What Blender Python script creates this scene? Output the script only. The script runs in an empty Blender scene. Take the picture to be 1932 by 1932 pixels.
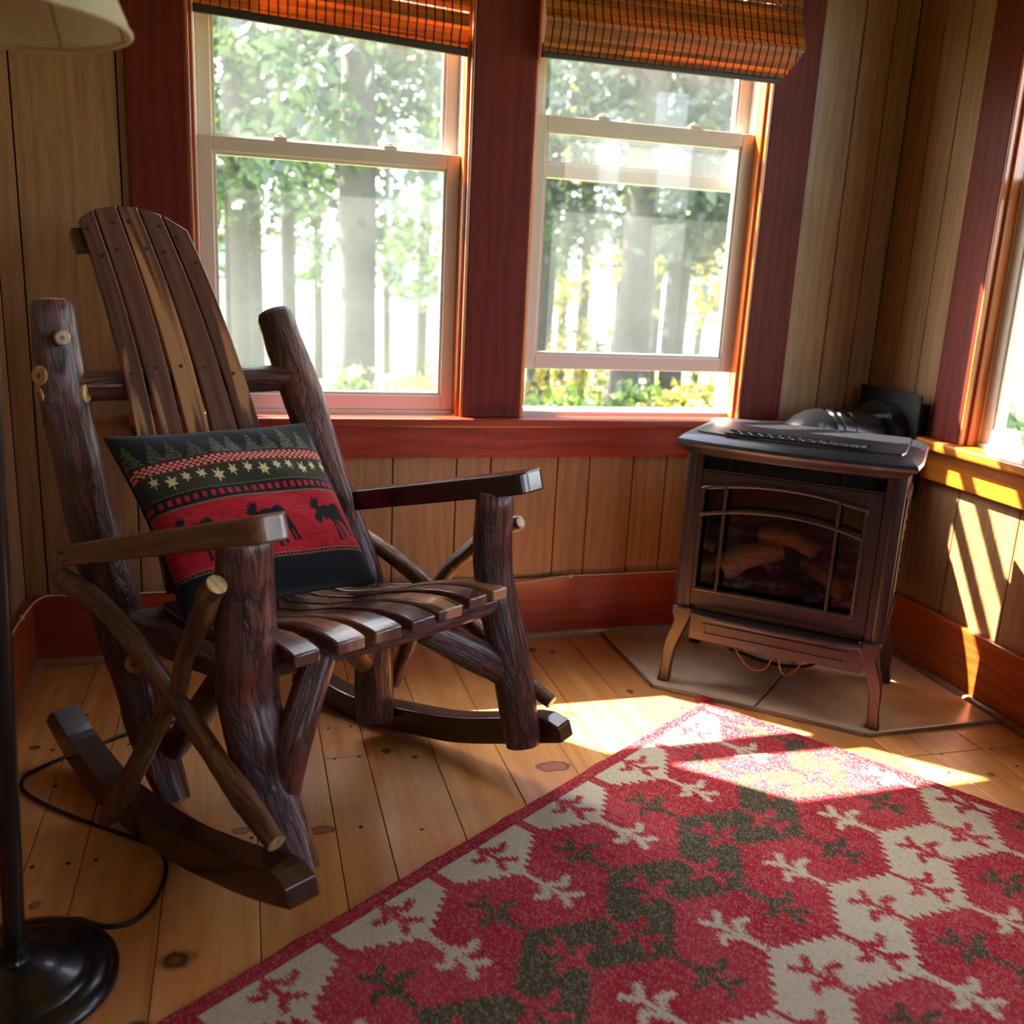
import bpy, bmesh, math, random
import numpy as np
from mathutils import Vector, Matrix, Euler

random.seed(7)
SC = bpy.context.scene
COL = SC.collection
V = Vector

# ------------------------------------------------------------------ camera
cam_d = bpy.data.cameras.new('camera')
cam = bpy.data.objects.new('camera', cam_d)
COL.objects.link(cam)
cam_d.sensor_width = 36.0
cam_d.lens = 36.0 * 1790.53 / 1932.0
cam_d.clip_start = 0.02
cam_d.clip_end = 500
CAM_M = [[0.96273232, -0.26603192, 0.04871848], [-0.02058200, -0.25167870, -0.96759197], [0.26967175, 0.93052934, -0.24777469]]
R3 = Matrix(CAM_M)                       # rows: camera right, camera down, camera forward
rot = Matrix((R3[0], -R3[1], -R3[2])).transposed()
cam.matrix_world = Matrix.Translation((0, 0, 1.08)) @ rot.to_4x4()
cam_d.dof.use_dof = True
cam_d.dof.focus_distance = 1.98
cam_d.dof.aperture_fstop = 3.0
SC.camera = cam

# ------------------------------------------------------------------ world, sun, exposure
world = bpy.data.worlds.new('sky')
SC.world = world
world.use_nodes = True
wn = world.node_tree
wn.nodes.clear()
sky = wn.nodes.new('ShaderNodeTexSky')
sky.sky_type = 'NISHITA'
sky.sun_disc = False
sky.sun_elevation = math.radians(47.2)
sky.sun_rotation = math.radians(-45)
sky.air_density = 1.0
sky.dust_density = 2.0
sky.ozone_density = 1.0
bg = wn.nodes.new('ShaderNodeBackground')
bg.inputs['Strength'].default_value = 0.50
wo = wn.nodes.new('ShaderNodeOutputWorld')
hs = wn.nodes.new('ShaderNodeHueSaturation')
hs.inputs['Saturation'].default_value = 0.55
wn.links.new(sky.outputs[0], hs.inputs['Color'])
wn.links.new(hs.outputs[0], bg.inputs[0])
wn.links.new(bg.outputs[0], wo.inputs[0])

sun_d = bpy.data.lights.new('sun', 'SUN')
sun_d.energy = 19.0
sun_d.angle = math.radians(0.6)
sun_d.color = (1.0, 0.91, 0.74)
sun = bpy.data.objects.new('sun', sun_d)
COL.objects.link(sun)
sun.rotation_euler = V((1, -.95, -1.50)).to_track_quat('-Z', 'Y').to_euler()
sun.location = (-6, 9, 9)

vs = SC.view_settings
vs.view_transform = 'Standard'
vs.look = 'None'
vs.gamma = 1.0
vs.use_curve_mapping = False
vs.exposure = 1.9
cy = SC.cycles
cy.use_denoising = True
cy.max_bounces = 7
cy.adaptive_threshold = 0.03
cy.diffuse_bounces = 4
cy.glossy_bounces = 4
cy.transmission_bounces = 6
cy.transparent_max_bounces = 16
cy.sample_clamp_indirect = 6.0
cy.caustics_reflective = False
cy.caustics_refractive = False

# ------------------------------------------------------------------ helpers
def srgb(r, g, b):
    f = lambda c: (c / 255) / 12.92 if c / 255 <= 0.04045 else ((c / 255 + 0.055) / 1.055) ** 2.4
    return (f(r), f(g), f(b), 1.0)

class NT:
    def __init__(s, name):
        s.m = bpy.data.materials.new(name)
        s.m.use_nodes = True
        s.t = s.m.node_tree
        s.t.nodes.clear()
        s.out = s.t.nodes.new('ShaderNodeOutputMaterial')
    def n(s, typ, **kw):
        nd = s.t.nodes.new('ShaderNode' + typ)
        for k, v in kw.items():
            if k == 'ins':
                for a, b in v.items():
                    if isinstance(b, bpy.types.NodeSocket):
                        s.t.links.new(b, nd.inputs[a])
                    else:
                        nd.inputs[a].default_value = b
            else:
                setattr(nd, k, v)
        return nd
    def l(s, a, b):
        s.t.links.new(a, b)
    def math(s, op, a, b=0.0):
        return s.n('Math', operation=op, ins={0: a, 1: b}).outputs[0]
    def mix(s, f, a, b, mode='MIX'):
        nd = s.n('Mix', data_type='RGBA', blend_type=mode)
        for i, x in ((0, f), (6, a), (7, b)):
            if isinstance(x, bpy.types.NodeSocket):
                s.l(x, nd.inputs[i])
            else:
                nd.inputs[i].default_value = x
        return nd.outputs[2]
    def ramp(s, f, stops, interp='LINEAR'):
        nd = s.n('ValToRGB', ins={0: f})
        cr = nd.color_ramp
        cr.interpolation = interp
        while len(cr.elements) < len(stops):
            cr.elements.new(0.5)
        for e, (p, c) in zip(cr.elements, stops):
            e.position = p
            e.color = c
        return nd.outputs[0]
    def coord(s, kind='Object', scale=(1, 1, 1), rand=0.0, rotation=(0, 0, 0)):
        tc = s.n('TexCoord').outputs[kind]
        mp = s.n('Mapping', ins={0: tc, 2: rotation, 3: scale})
        if rand:
            oi = s.n('ObjectInfo').outputs['Random']
            k = s.math('MULTIPLY', oi, rand)
            c = s.n('CombineXYZ', ins={0: k, 1: k, 2: k}).outputs[0]
            s.l(c, mp.inputs[1])
        return mp.outputs[0]
    def noise(s, vec, scale, detail=4, rough=0.55, dist=0.0):
        return s.n('TexNoise', ins={'Vector': vec, 'Scale': scale, 'Detail': detail, 'Roughness': rough, 'Distortion': dist})
    def bsdf(s, color, rough=0.5, metal=0.0, coat=0.0, bump=None, bstr=0.3, bdist=0.002, spec=0.5, coat_rough=0.1, sheen=0.0):
        b = s.n('BsdfPrincipled')
        for k, x in (('Base Color', color), ('Roughness', rough), ('Metallic', metal)):
            if isinstance(x, bpy.types.NodeSocket):
                s.l(x, b.inputs[k])
            else:
                b.inputs[k].default_value = x
        b.inputs['Coat Weight'].default_value = coat
        b.inputs['Coat Roughness'].default_value = coat_rough
        b.inputs['Specular IOR Level'].default_value = spec
        b.inputs['Sheen Weight'].default_value = sheen
        if bump is not None:
            bp = s.n('Bump', ins={'Strength': bstr, 'Distance': bdist, 'Height': bump})
            s.l(bp.outputs[0], b.inputs['Normal'])
        s.l(b.outputs[0], s.out.inputs[0])
        return b

def plain(name, c, rough=0.5, metal=0.0, coat=0.0, var=0.12, nscale=30, spec=0.5, bstr=0.1):
    t = NT(name)
    v = t.coord('Object')
    nz = t.noise(v, nscale, 4)
    c2 = tuple(max(0, x * (1 - var * 2)) for x in c[:3]) + (1,)
    col = t.mix(nz.outputs[0], c2, c)
    t.bsdf(col, rough, metal, coat, nz.outputs[0], bstr, 0.001, spec)
    return t.m

def wood(name, dark, light, axis='Z', rough=0.45, coat=0.0, gscale=1.0, contrast=0.6, uv=False, rand=17.0, streak=None, bstr=0.15, objvar=0.2, spec=0.5, wave=.35):
    """grain runs along axis"""
    t = NT(name)
    st = {'X': (0.055, 1, 1), 'Y': (1, 0.055, 1), 'Z': (1, 1, 0.055)}[axis]
    st = tuple(k * gscale for k in st)
    v = t.coord('UV' if uv else 'Object', st, rand)
    n1 = t.noise(v, 22, 5, 0.6, 1.2)
    n2 = t.noise(v, 110, 3, 0.6)
    st2 = {'X': (0.16, 1, 1), 'Y': (1, 0.16, 1), 'Z': (1, 1, 0.16)}[axis]
    v2 = t.coord('UV' if uv else 'Object', tuple(k * gscale for k in st2), rand)
    wv = t.n('TexWave', wave_type='RINGS', rings_direction=axis, ins={'Vector': v2, 'Scale': 9.0, 'Distortion': 7.0, 'Detail': 2.0, 'Detail Scale': 1.2})
    f = t.n('Math', operation='MULTIPLY_ADD', ins={0: wv.outputs[0], 1: wave, 2: t.math('MULTIPLY', n1.outputs[0], 1 - wave)}).outputs[0]
    col = t.ramp(f, [(0.5 - contrast * 0.5, dark), (0.5 + contrast * 0.45, light)])
    fine = t.ramp(n2.outputs[0], [(0.35, (0.62, 0.62, 0.62, 1)), (0.6, (1, 1, 1, 1))])
    col = t.mix(0.55, col, fine, 'MULTIPLY')
    if objvar:
        oi = t.n('ObjectInfo').outputs['Random']
        k = t.math('ADD', t.math('MULTIPLY', oi, objvar * 2), 1 - objvar)
        kc = t.n('CombineColor', ins={0: k, 1: k, 2: k}).outputs[0]
        col = t.mix(1.0, col, kc, 'MULTIPLY')
    if streak is not None:
        v3 = t.coord('UV' if uv else 'Object', {'X': (0.1, 1, 1), 'Y': (1, 0.1, 1), 'Z': (1, 1, 0.1)}[axis], rand)
        n3 = t.noise(v3, 16, 2, 0.5, 0.6)
        m = t.ramp(n3.outputs[0], [(0.565, (0, 0, 0, 1)), (0.62, (1, 1, 1, 1))])
        col = t.mix(t.math('MULTIPLY', m, 0.85), col, streak)
    t.bsdf(col, rough, 0, coat, n2.outputs[0], bstr, 0.001, spec, 0.12)
    return t.m

class MB:
    def __init__(s):
        s.v, s.f, s.uv, s.mi = [], [], [], []
    def add(s, vs_, fs_, uvs=None, mi=0):
        o = len(s.v)
        s.v += [tuple(p) for p in vs_]
        for i, fa in enumerate(fs_):
            s.f.append(tuple(o + k for k in fa))
            s.uv.append(uvs[i] if uvs else None)
            s.mi.append(mi)
    def box(s, a, b, mi=0):
        x0, y0, z0 = (min(a[i], b[i]) for i in range(3))
        x1, y1, z1 = (max(a[i], b[i]) for i in range(3))
        s.add([(x0, y0, z0), (x1, y0, z0), (x1, y1, z0), (x0, y1, z0), (x0, y0, z1), (x1, y0, z1), (x1, y1, z1), (x0, y1, z1)],
              [(0, 3, 2, 1), (4, 5, 6, 7), (0, 1, 5, 4), (1, 2, 6, 5), (2, 3, 7, 6), (3, 0, 4, 7)], mi=mi)
        return s
    def prism(s, pts, d, mi=0):
        """extrude a planar polygon (list of 3D points) by vector d"""
        n = len(pts)
        p = [V(q) for q in pts]
        d = V(d)
        s.add(p + [q + d for q in p], [tuple(range(n - 1, -1, -1)), tuple(range(n, 2 * n))] +
              [(i, (i + 1) % n, n + (i + 1) % n, n + i) for i in range(n)], mi=mi)
        return s
    def ring(s, outer, inner, d, mi=0):
        n = len(outer)
        d = V(d)
        o = [V(q) for q in outer]
        i_ = [V(q) for q in inner]
        vv = o + i_ + [q + d for q in o] + [q + d for q in i_]
        fs = []
        for k in range(n):
            j = (k + 1) % n
            fs += [(k, j, n + j, n + k), (2 * n + k, 3 * n + k, 3 * n + j, 2 * n + j),
                   (k, 2 * n + k, 2 * n + j, j), (n + k, n + j, 3 * n + j, 3 * n + k)]
        s.add(vv, fs, mi=mi)
        return s
    def tube(s, path, rad, n=12, noise=0.0, seed=0, cap=True, capmi=None, mi=0, flat=1.0, up=None, dome=0.0, lobes=0.0):
        path = [V(p) for p in path]
        m = len(path)
        if not hasattr(rad, '__len__'):
            rad = [rad] * m
        rnd = random.Random(seed)
        ph = [rnd.uniform(0, 6.28) for _ in range(8)]
        tan = []
        for i in range(m):
            a = path[max(0, i - 1)]
            b = path[min(m - 1, i + 1)]
            tan.append((b - a).normalized())
        if up is None:
            up = V((0, 0, 1)) if abs(tan[0].z) < 0.9 else V((1, 0, 0))
        nrm = (V(up) - tan[0] * V(up).dot(tan[0])).normalized()
        rings = []
        vv, L = [], 0.0
        lens = []
        for i in range(m):
            if i:
                L += (path[i] - path[i - 1]).length
                nrm = (nrm - tan[i] * nrm.dot(tan[i])).normalized()
            bi = tan[i].cross(nrm)
            lens.append(L)
            for k in range(n):
                a = 2 * math.pi * k / n
                r = rad[i]
                if noise:
                    r *= 1 + noise * (math.sin(2 * a + ph[0] + L * 9) + 0.7 * math.sin(3 * a + ph[1] - L * 14) + 0.6 * math.sin(5 * a + ph[2] + L * 23) + 0.5 * math.sin(7 * a + ph[3] + L * 31) + rnd.uniform(-0.6, 0.6)) * 0.5
                if lobes:
                    r *= 1 + lobes * math.sin(4 * a + ph[4])
                vv.append(path[i] + nrm * (math.cos(a) * r) + bi * (math.sin(a) * r * flat))
        fs, uvs = [], []
        rm = sum(rad) / m
        for i in range(m - 1):
            for k in range(n):
                j = (k + 1) % n
                fs.append((i * n + k, i * n + j, (i + 1) * n + j, (i + 1) * n + k))
                u0, u1 = 2 * math.pi * rm * k / n, 2 * math.pi * rm * (k + 1) / n
                uvs.append([(u0, lens[i]), (u1, lens[i]), (u1, lens[i + 1]), (u0, lens[i + 1])])
        s.add(vv, fs, uvs, mi)
        if cap:
            cm = mi if capmi is None else capmi
            for end, idx in ((0, 0), (1, m - 1)):
                ringv = vv[idx * n:(idx + 1) * n]
                c = path[idx] + tan[idx] * (dome * rad[idx]) * (1 if end else -1)
                o = [c] + ringv
                if end:
                    fa = [(0, 1 + k, 1 + (k + 1) % n) for k in range(n)]
                else:
                    fa = [(0, 1 + (k + 1) % n, 1 + k) for k in range(n)]
                s.add(o, fa, mi=cm)
        return s
    def lathe(s, prof, c=(0, 0, 0), n=32, mi=0, axis='Z'):
        vv, fs = [], []
        for r, z in prof:
            for k in range(n):
                a = 2 * math.pi * k / n
                p = (r * math.cos(a), r * math.sin(a), z)
                if axis == 'X':
                    p = (z, r * math.cos(a), r * math.sin(a))
                if axis == 'Y':
                    p = (r * math.cos(a), z, -r * math.sin(a))
                vv.append(V(c) + V(p))
        for i in range(len(prof) - 1):
            for k in range(n):
                j = (k + 1) % n
                fs.append((i * n + k, i * n + j, (i + 1) * n + j, (i + 1) * n + k))
        s.add(vv, fs, mi=mi)
        return s
    def build(s, name, mats, parent=None, smooth=False, bevel=0.0, segs=2, angle=None):
        me = bpy.data.meshes.new(name)
        me.from_pydata(s.v, [], s.f)
        if any(u is not None for u in s.uv):
            ul = me.uv_layers.new(name='UVMap')
            flat = []
            for fa, u in zip(s.f, s.uv):
                for k in range(len(fa)):
                    if u is None:
                        p = s.v[fa[k]]
                        flat += [p[0] + p[1], p[2] * 0.05]
                    else:
                        flat += list(u[k])
            ul.data.foreach_set('uv', flat)
        if not isinstance(mats, (list, tuple)):
            mats = [mats]
        for mt in mats:
            me.materials.append(mt)
        me.polygons.foreach_set('material_index', s.mi)
        if smooth:
            me.polygons.foreach_set('use_smooth', [True] * len(s.f))
        me.update()
        o = bpy.data.objects.new(name, me)
        COL.objects.link(o)
        if parent is not None:
            o.parent = parent
        if bevel:
            md = o.modifiers.new('bevel', 'BEVEL')
            md.width = bevel
            md.segments = segs
            md.limit_method = 'ANGLE'
            md.angle_limit = math.radians(35)
        if angle is not None and smooth:
            me.set_sharp_from_angle(angle=math.radians(angle))
        return o

def tag(o, label=None, cat=None, group=None, kind=None):
    if label: o['label'] = label
    if cat: o['category'] = cat
    if group: o['group'] = group
    if kind: o['kind'] = kind
    return o

def empty(name, loc=(0, 0, 0), rz=0.0):
    o = bpy.data.objects.new(name, None)
    COL.objects.link(o)
    o.location = loc
    o.rotation_euler = (0, 0, rz)
    o.empty_display_size = 0.05
    return o

def child_at_world(o, parent):
    """parent an object whose mesh is already in world coordinates"""
    o.parent = parent
    o.matrix_parent_inverse = Matrix.Translation(-V(parent.location))
    return o

def crom(pts, k=6):
    """Catmull-Rom resample"""
    P = [np.array(p, float) for p in pts]
    P = [2 * P[0] - P[1]] + P + [2 * P[-1] - P[-2]]
    out = []
    for i in range(1, len(P) - 2):
        p0, p1, p2, p3 = P[i - 1:i + 3]
        for j in range(k):
            t = j / k
            out.append(0.5 * (2 * p1 + (p2 - p0) * t + (2 * p0 - 5 * p1 + 4 * p2 - p3) * t * t + (3 * p1 - p0 - 3 * p2 + p3) * t ** 3))
    out.append(P[-2])
    return out

# ------------------------------------------------------------------ materials
M = {}
M['panel'] = wood('wall_panel_wood', srgb(122, 88, 56), srgb(172, 132, 90), 'Z', 0.45, 0.08, 1.6, 0.95, objvar=0.07, wave=.22)
M['groove'] = plain('panel_groove', srgb(32, 22, 15), 0.8)
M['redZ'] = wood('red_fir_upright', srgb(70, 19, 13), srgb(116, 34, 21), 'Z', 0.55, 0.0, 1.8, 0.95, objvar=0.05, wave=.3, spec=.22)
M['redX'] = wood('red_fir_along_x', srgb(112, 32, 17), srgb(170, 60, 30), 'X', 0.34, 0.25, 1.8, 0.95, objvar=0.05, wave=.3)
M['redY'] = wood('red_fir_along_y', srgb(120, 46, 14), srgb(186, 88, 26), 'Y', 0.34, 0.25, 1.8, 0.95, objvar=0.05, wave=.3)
M['sunlit_fir'] = wood('sunlit_fir_along_y', srgb(140, 72, 18), srgb(206, 124, 36), 'Y', 0.34, 0.25, 1.8, 0.95, objvar=0.05, wave=.3)  # red fir with the yellow of sunlight put into its colour
M['jamb'] = wood('orange_jamb', srgb(150, 72, 28), srgb(205, 116, 52), 'Z', 0.3, 0.4, 1.2, 0.6)
M['qr'] = wood('quarter_round_wood', srgb(135, 88, 58), srgb(170, 116, 78), 'X', 0.4, 0.2)
M['vinyl'] = plain('white_vinyl', srgb(196, 186, 176), 0.45, var=0.02)
M['black'] = plain('black_enamel', srgb(14, 13, 13), 0.28, var=0.1, coat=0.3)
M['cordblack'] = plain('black_cord', srgb(16, 16, 16), 0.5)
M['cordwhite'] = plain('white_cord', srgb(205, 196, 182), 0.6)
M['ceil'] = wood('ceiling_board', srgb(140, 105, 70), srgb(180, 140, 98), 'X', 0.5)

def floor_mat():
    t = NT('pine_floor')
    v = t.coord('Object', (1, 0.06, 1), 13.0)
    n1 = t.noise(v, 16, 5, 0.6, 0.9)
    n2 = t.noise(v, 85, 3, 0.6)
    col = t.ramp(n1.outputs[0], [(0.3, srgb(186, 116, 54)), (0.5, srgb(214, 150, 82)), (0.72, srgb(226, 168, 100))])
    fine = t.ramp(n2.outputs[0], [(0.3, (0.8, 0.76, 0.7, 1)), (0.6, (1, 1, 1, 1))])
    col = t.mix(0.5, col, fine, 'MULTIPLY')
    oi = t.n('ObjectInfo').outputs['Random']
    k = t.math('ADD', t.math('MULTIPLY', oi, 0.2), 0.88)
    k2 = t.math('ADD', t.math('MULTIPLY', oi, 0.26), 0.82)
    col = t.mix(1.0, col, t.n('CombineColor', ins={0: k, 1: k2, 2: k2}).outputs[0], 'MULTIPLY')
    # blotchy wear and small scuffs
    vw = t.coord('Object')
    w = t.noise(vw, 6, 4, 0.6)
    col = t.mix(t.ramp(w.outputs[0], [(0.42, (0, 0, 0, 1)), (0.7, (0.5, 0.5, 0.5, 1))]), col, srgb(176, 116, 70))
    sc = t.noise(t.coord('Object', (1, 0.5, 1)), 70, 3, 0.7, 1.5)
    scm = t.math('MULTIPLY', t.ramp(sc.outputs[0], [(0.66, (0, 0, 0, 1)), (0.74, (1, 1, 1, 1))]), t.ramp(w.outputs[0], [(0.45, (0, 0, 0, 1)), (0.6, (1, 1, 1, 1))]))
    col = t.mix(t.math('MULTIPLY', scm, 0.45), col, srgb(110, 66, 44))
    # knots: x, y, rx, ry, kind
    KN = [(-.12, 1.355, .034, .026, 0), (-.463, 2.11, .016, .012, 0), (-.021, 1.697, .018, .014, 1), (.128, 1.671, .032, .016, 1), (.80, 2.478, .018, .022, 0),
          (.856, 2.452, .010, .014, 0), (.98, 2.162, .012, .014, 0), (.771, 2.06, .034, .02, 2), (.655, 1.821, .042, .024, 1), (.297, 1.957, .014, .016, 0),
          (1.694, 1.78, .03, .02, 1), (-.381, 2.256, .013, .012, 0), (-.357, 1.54, .010, .012, 1), (-.165, 1.222, .03, .02, 0), (.356, 1.918, .008, .01, 0), (1.65, 1.60, .012, .012, 0)]
    pos = t.n('SeparateXYZ', ins={0: vw})
    wob = t.math('MULTIPLY', t.math('SUBTRACT', t.noise(vw, 45, 3).outputs[0], 0.5), 0.9)
    for (x, y, rx, ry, kd) in KN:
        dx = t.math('DIVIDE', t.math('SUBTRACT', pos.outputs[0], x), rx)
        dy = t.math('DIVIDE', t.math('SUBTRACT', pos.outputs[1], y), ry)
        d = t.math('SQRT', t.math('ADD', t.math('MULTIPLY', dx, dx), t.math('MULTIPLY', dy, dy)))
        d = t.math('ADD', d, wob)
        if kd == 0:
            m = t.ramp(d, [(0.0, (0.75,) * 3 + (1,)), (0.35, (0.8,) * 3 + (1,)), (0.5, (1,) * 3 + (1,)), (1.0, (0, 0, 0, 1))])
            kc = srgb(48, 26, 15)
        elif kd == 1:
            m = t.ramp(d, [(0.0, (0.6,) * 3 + (1,)), (0.6, (0.6,) * 3 + (1,)), (0.82, (1,) * 3 + (1,)), (1.0, (0, 0, 0, 1))])
            kc = srgb(98, 48, 36)
        else:
            m = t.ramp(d, [(0.0, (0.9,) * 3 + (1,)), (0.7, (0.7,) * 3 + (1,)), (1.0, (0, 0, 0, 1))])
            kc = srgb(196, 104, 50)
        col = t.mix(m, col, kc)
    t.bsdf(col, 0.38, 0, 0.25, n2.outputs[0], 0.12, 0.0006, 0.5, 0.25)
    return t.m
M['floor'] = floor_mat()

def glass_mat(name, tint=(1, 1, 1, 1), haze=0.1, refl=1.0):
    t = NT(name)
    tr = t.n('BsdfTransparent', ins={0: tint})
    gl = t.n('BsdfGlossy', ins={0: (1, 1, 1, 1), 1: 0.02})
    tl = t.n('BsdfTranslucent', ins={0: (0.9, 0.95, 1, 1)})
    lw = t.n('LayerWeight', ins={0: 0.5}).outputs['Facing']
    fr = t.math('ADD', t.math('MULTIPLY', t.math('POWER', lw, 5.0), 0.9), 0.04)
    m1 = t.n('MixShader', ins={0: t.math('MULTIPLY', fr, refl), 1: tr.outputs[0], 2: gl.outputs[0]})
    nz = t.noise(t.coord('Object'), 3, 3)
    m2 = t.n('MixShader', ins={0: t.math('MULTIPLY', nz.outputs[0], haze * 2), 1: m1.outputs[0], 2: tl.outputs[0]})
    t.l(m2.outputs[0], t.out.inputs[0])
    return t.m
M['glass'] = glass_mat('hazy_window_glass', haze=0.012, refl=.45)  # faint translucent white imitates the washed-out daylight haze in the panes

# ------------------------------------------------------------------ room shell
YB, XL, XR = 2.596, -0.560, 1.904        # panel faces of the back, left and right wall
YR, ZC = -1.7, 2.36                       # wall behind, ceiling height
PT = 0.008                                # panel sheet thickness

# floor of single planks
fl = MB().box((XL - .1, YR - .1, -.06), (XR + .1, YB + .1, -.0205)).build('floor', M['groove'])
tag(fl, 'worn orange pine plank floor with dark knots and nail heads', 'floor', kind='structure')
edges = [XL, -.395, -.301, -.153, .008, .156, .252, .401, .550, .701, .792, .937, 1.085, 1.18, 1.33, 1.48, 1.575, 1.72, XR]
rj = random.Random(3)
fixed = {(-.301): [1.622, .2], (.156): [1.947, .6], .252: [.9], .401: [2.2 - 1.9]}
for a, b in zip(edges[:-1], edges[1:]):
    if a in fixed:
        js = fixed[a]
    elif a >= 1.47:
        js = [1.708, .3]
    else:
        js = [rj.uniform(-.6, 1.0)]
    ys = sorted([YR] + js + [YB])
    for y0, y1 in zip(ys[:-1], ys[1:]):
        MB().box((a + .0008, y0 + .0007, -.02), (b - .0008, y1 - .0007, 0)).build('plank', M['floor'], fl, bevel=.0012, segs=1)
NAILS = [(.179, 1.943), (.234, 1.943), (.178, 2.091), (.231, 2.091), (.205, 1.665), (.321, 1.634), (-.383, 1.653), (-.323, 1.652), (-.277, 1.654), (-.423, 2.093), (-.003, 1.669), (-.391, 1.933), (-.266, 2.091), (.76, 2.044), (1.078, 2.045), (1.744, 1.704), (1.743, 1.62), (1.555, 1.625), (-.096, 2.071), (1.6, 1.704)]
M['nail'] = plain('old_nail', srgb(30, 24, 22), 0.5)
nm = None
for (x, y) in NAILS:
    if nm is None:
        o = MB().lathe([(0, .0006), (.0042, .0005), (.0046, -.001)], n=10).build('nail', M['nail'], fl)
        nm = o.data
    else:
        o = bpy.data.objects.new('nail', nm)
        COL.objects.link(o)
        o.parent = fl
    o.location = (x, y, 0)

tag(MB().box((XL - .1, YR - .1, ZC), (XR + .1, YB + .1, ZC + .05)).build('ceiling', M['ceil']), 'tan board ceiling above the sunroom', 'ceiling', kind='structure')

# windows in the back wall: x0, x1 ; in the right wall: y0, y1
WZ0, WZ1 = .672, 2.02
BW = [(-.117, .588), (.752, 1.450)]
HW = [(.94, 1.64)]  # unseen window behind the viewer, added to let in fill light
RW = [(1.446, 2.146), (.600, 1.300), (-.246, .454)]  # first is in view; the other two are unseen, added to supply light

def wall_with_holes(name, label, plane, lo, hi, holes, grooves, sgn, extra_split=()):
    """plane: ('Y', y) or ('X', x); strips between grooves, cut round the holes; sgn = direction away from the room"""
    ax, c = plane
    def bx(mb, u0, u1, z0, z1, d0, d1):
        if ax == 'Y':
            mb.box((u0, c + sgn * d0, z0), (u1, c + sgn * d1, z1))
        else:
            mb.box((c + sgn * d0, u0, z0), (c + sgn * d1, u1, z1))
    base = MB()
    cuts = sorted(holes)
    u = lo - .09
    for h0, h1 in cuts:
        bx(base, u, h0, 0, ZC, PT, .09)
        bx(base, h0, h1, 0, WZ0 - .02, PT, .09)
        bx(base, h0, h1, WZ1, ZC, PT, .09)
        u = h1
    bx(base, u, hi + .09, 0, ZC, PT, .09)
    w = base.build(name, M['groove'])
    tag(w, label, 'wall', kind='structure')
    gs = [lo] + sorted(g for g in grooves if lo < g < hi) + [hi]
    for a, b in zip(gs[:-1], gs[1:]):
        a2, b2 = a + .0022, b - .0022
        segs = [(0.0, ZC, a2, b2)]
        over = [(h0, h1) for h0, h1 in cuts if h0 < b2 and h1 > a2]
        if over:
            segs = [(0.0, WZ0 - .03, a2, b2), (WZ1, ZC, a2, b2)]
            h0, h1 = over[0]
            if a2 < h0 - .02: segs.append((WZ0 - .03, WZ1, a2, min(b2, h0)))
            if b2 > h1 + .02: segs.append((WZ0 - .03, WZ1, max(a2, h1), b2))
        for z0, z1, p, q in segs:
            mb = MB()
            bx(mb, p, q, z0, z1, 0, PT)
            mb.build('wall_panel', M['panel'], w)
    return w

wall_with_holes('wall_back', 'brown grooved wood panelling of the wall with the two tall windows', ('Y', YB), XL, XR, BW,
                [-.506, -.275, -.16, -.05, .1, .2, .399, .581, .682, .885, .985, 1.125, 1.233, 1.37, 1.48, 1.725, 1.826], 1)
wall_with_holes('wall_right', 'brown grooved wood panelling of the sunlit wall right of the stove', ('X', XR), YR, YB, RW,
                [2.484, 2.376, 2.285, 2.129, 1.908, 1.8, 1.6, 1.5, 1.4, 1.2, 1.1, .9, .8, .6, .4, .2, 0, -.2, -.4, -.6, -.8, -1, -1.2, -1.4], 1)
wall_with_holes('wall_left', 'narrow strip of brown grooved panelling behind the lamp', ('X', XL), YR, YB, [],
                [2.46, 2.36, 2.16, 2.06, 1.9, 1.7, 1.6, 1.4, 1.2, 1.1, .9, .7, .5, .3, .1, -.1, -.3, -.5, -.7, -.9, -1.1, -1.3, -1.5], -1)
wall_with_holes('wall_behind', 'brown grooved panelling of the wall behind the viewer', ('Y', YR), XL, XR, HW,
                [-.4, -.2, 0, .2, .35, .5, .7, .9, 1.1, 1.25, 1.4, 1.6, 1.75], -1)

TN = [0]
def trim(a, b, mat, label, cat='trim', bevel=.003):
    TN[0] += 1
    o = MB().box(a, b).build('trim_%d' % TN[0], mat, bevel=bevel)
    tag(o, label, cat, kind='structure')
    return o
YF = 2.576   # face of the flat trim on the back wall
XF = 1.884   # face of the flat trim on the right wall
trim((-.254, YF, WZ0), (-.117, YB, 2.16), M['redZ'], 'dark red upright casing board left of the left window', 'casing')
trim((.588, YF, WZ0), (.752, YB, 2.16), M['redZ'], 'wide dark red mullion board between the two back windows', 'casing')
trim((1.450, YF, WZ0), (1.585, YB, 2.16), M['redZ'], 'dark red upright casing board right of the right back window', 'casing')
trim((-.28, YF - .006, 2.02), (1.61, YB, 2.16), M['redX'], 'red head casing above the two back windows', 'casing')
trim((-.285, YF - .034, .646), (1.62, YB + .02, .672), M['redX'], 'long red window stool under the two back windows', 'sill', .006)
trim((-.262, YF - .004, .557), (1.59, YB, .646), M['redX'], 'glossy red apron board under the back window stool', 'apron')
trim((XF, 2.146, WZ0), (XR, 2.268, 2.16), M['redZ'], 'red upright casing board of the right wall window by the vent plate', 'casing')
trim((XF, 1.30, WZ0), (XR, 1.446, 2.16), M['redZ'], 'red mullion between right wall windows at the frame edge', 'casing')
trim((XF, .454, WZ0), (XR, .60, 2.16), M['redZ'], 'red mullion between the added unseen right wall windows beside the viewer', 'casing')
trim((XF, -.38, WZ0), (XR, -.246, 2.16), M['redZ'], 'red end casing of the added right wall windows behind the viewer', 'casing')
trim((XF - .006, -.4, 2.02), (XR, 2.29, 2.16), M['redY'], 'red head casing above the right wall windows', 'casing')
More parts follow.
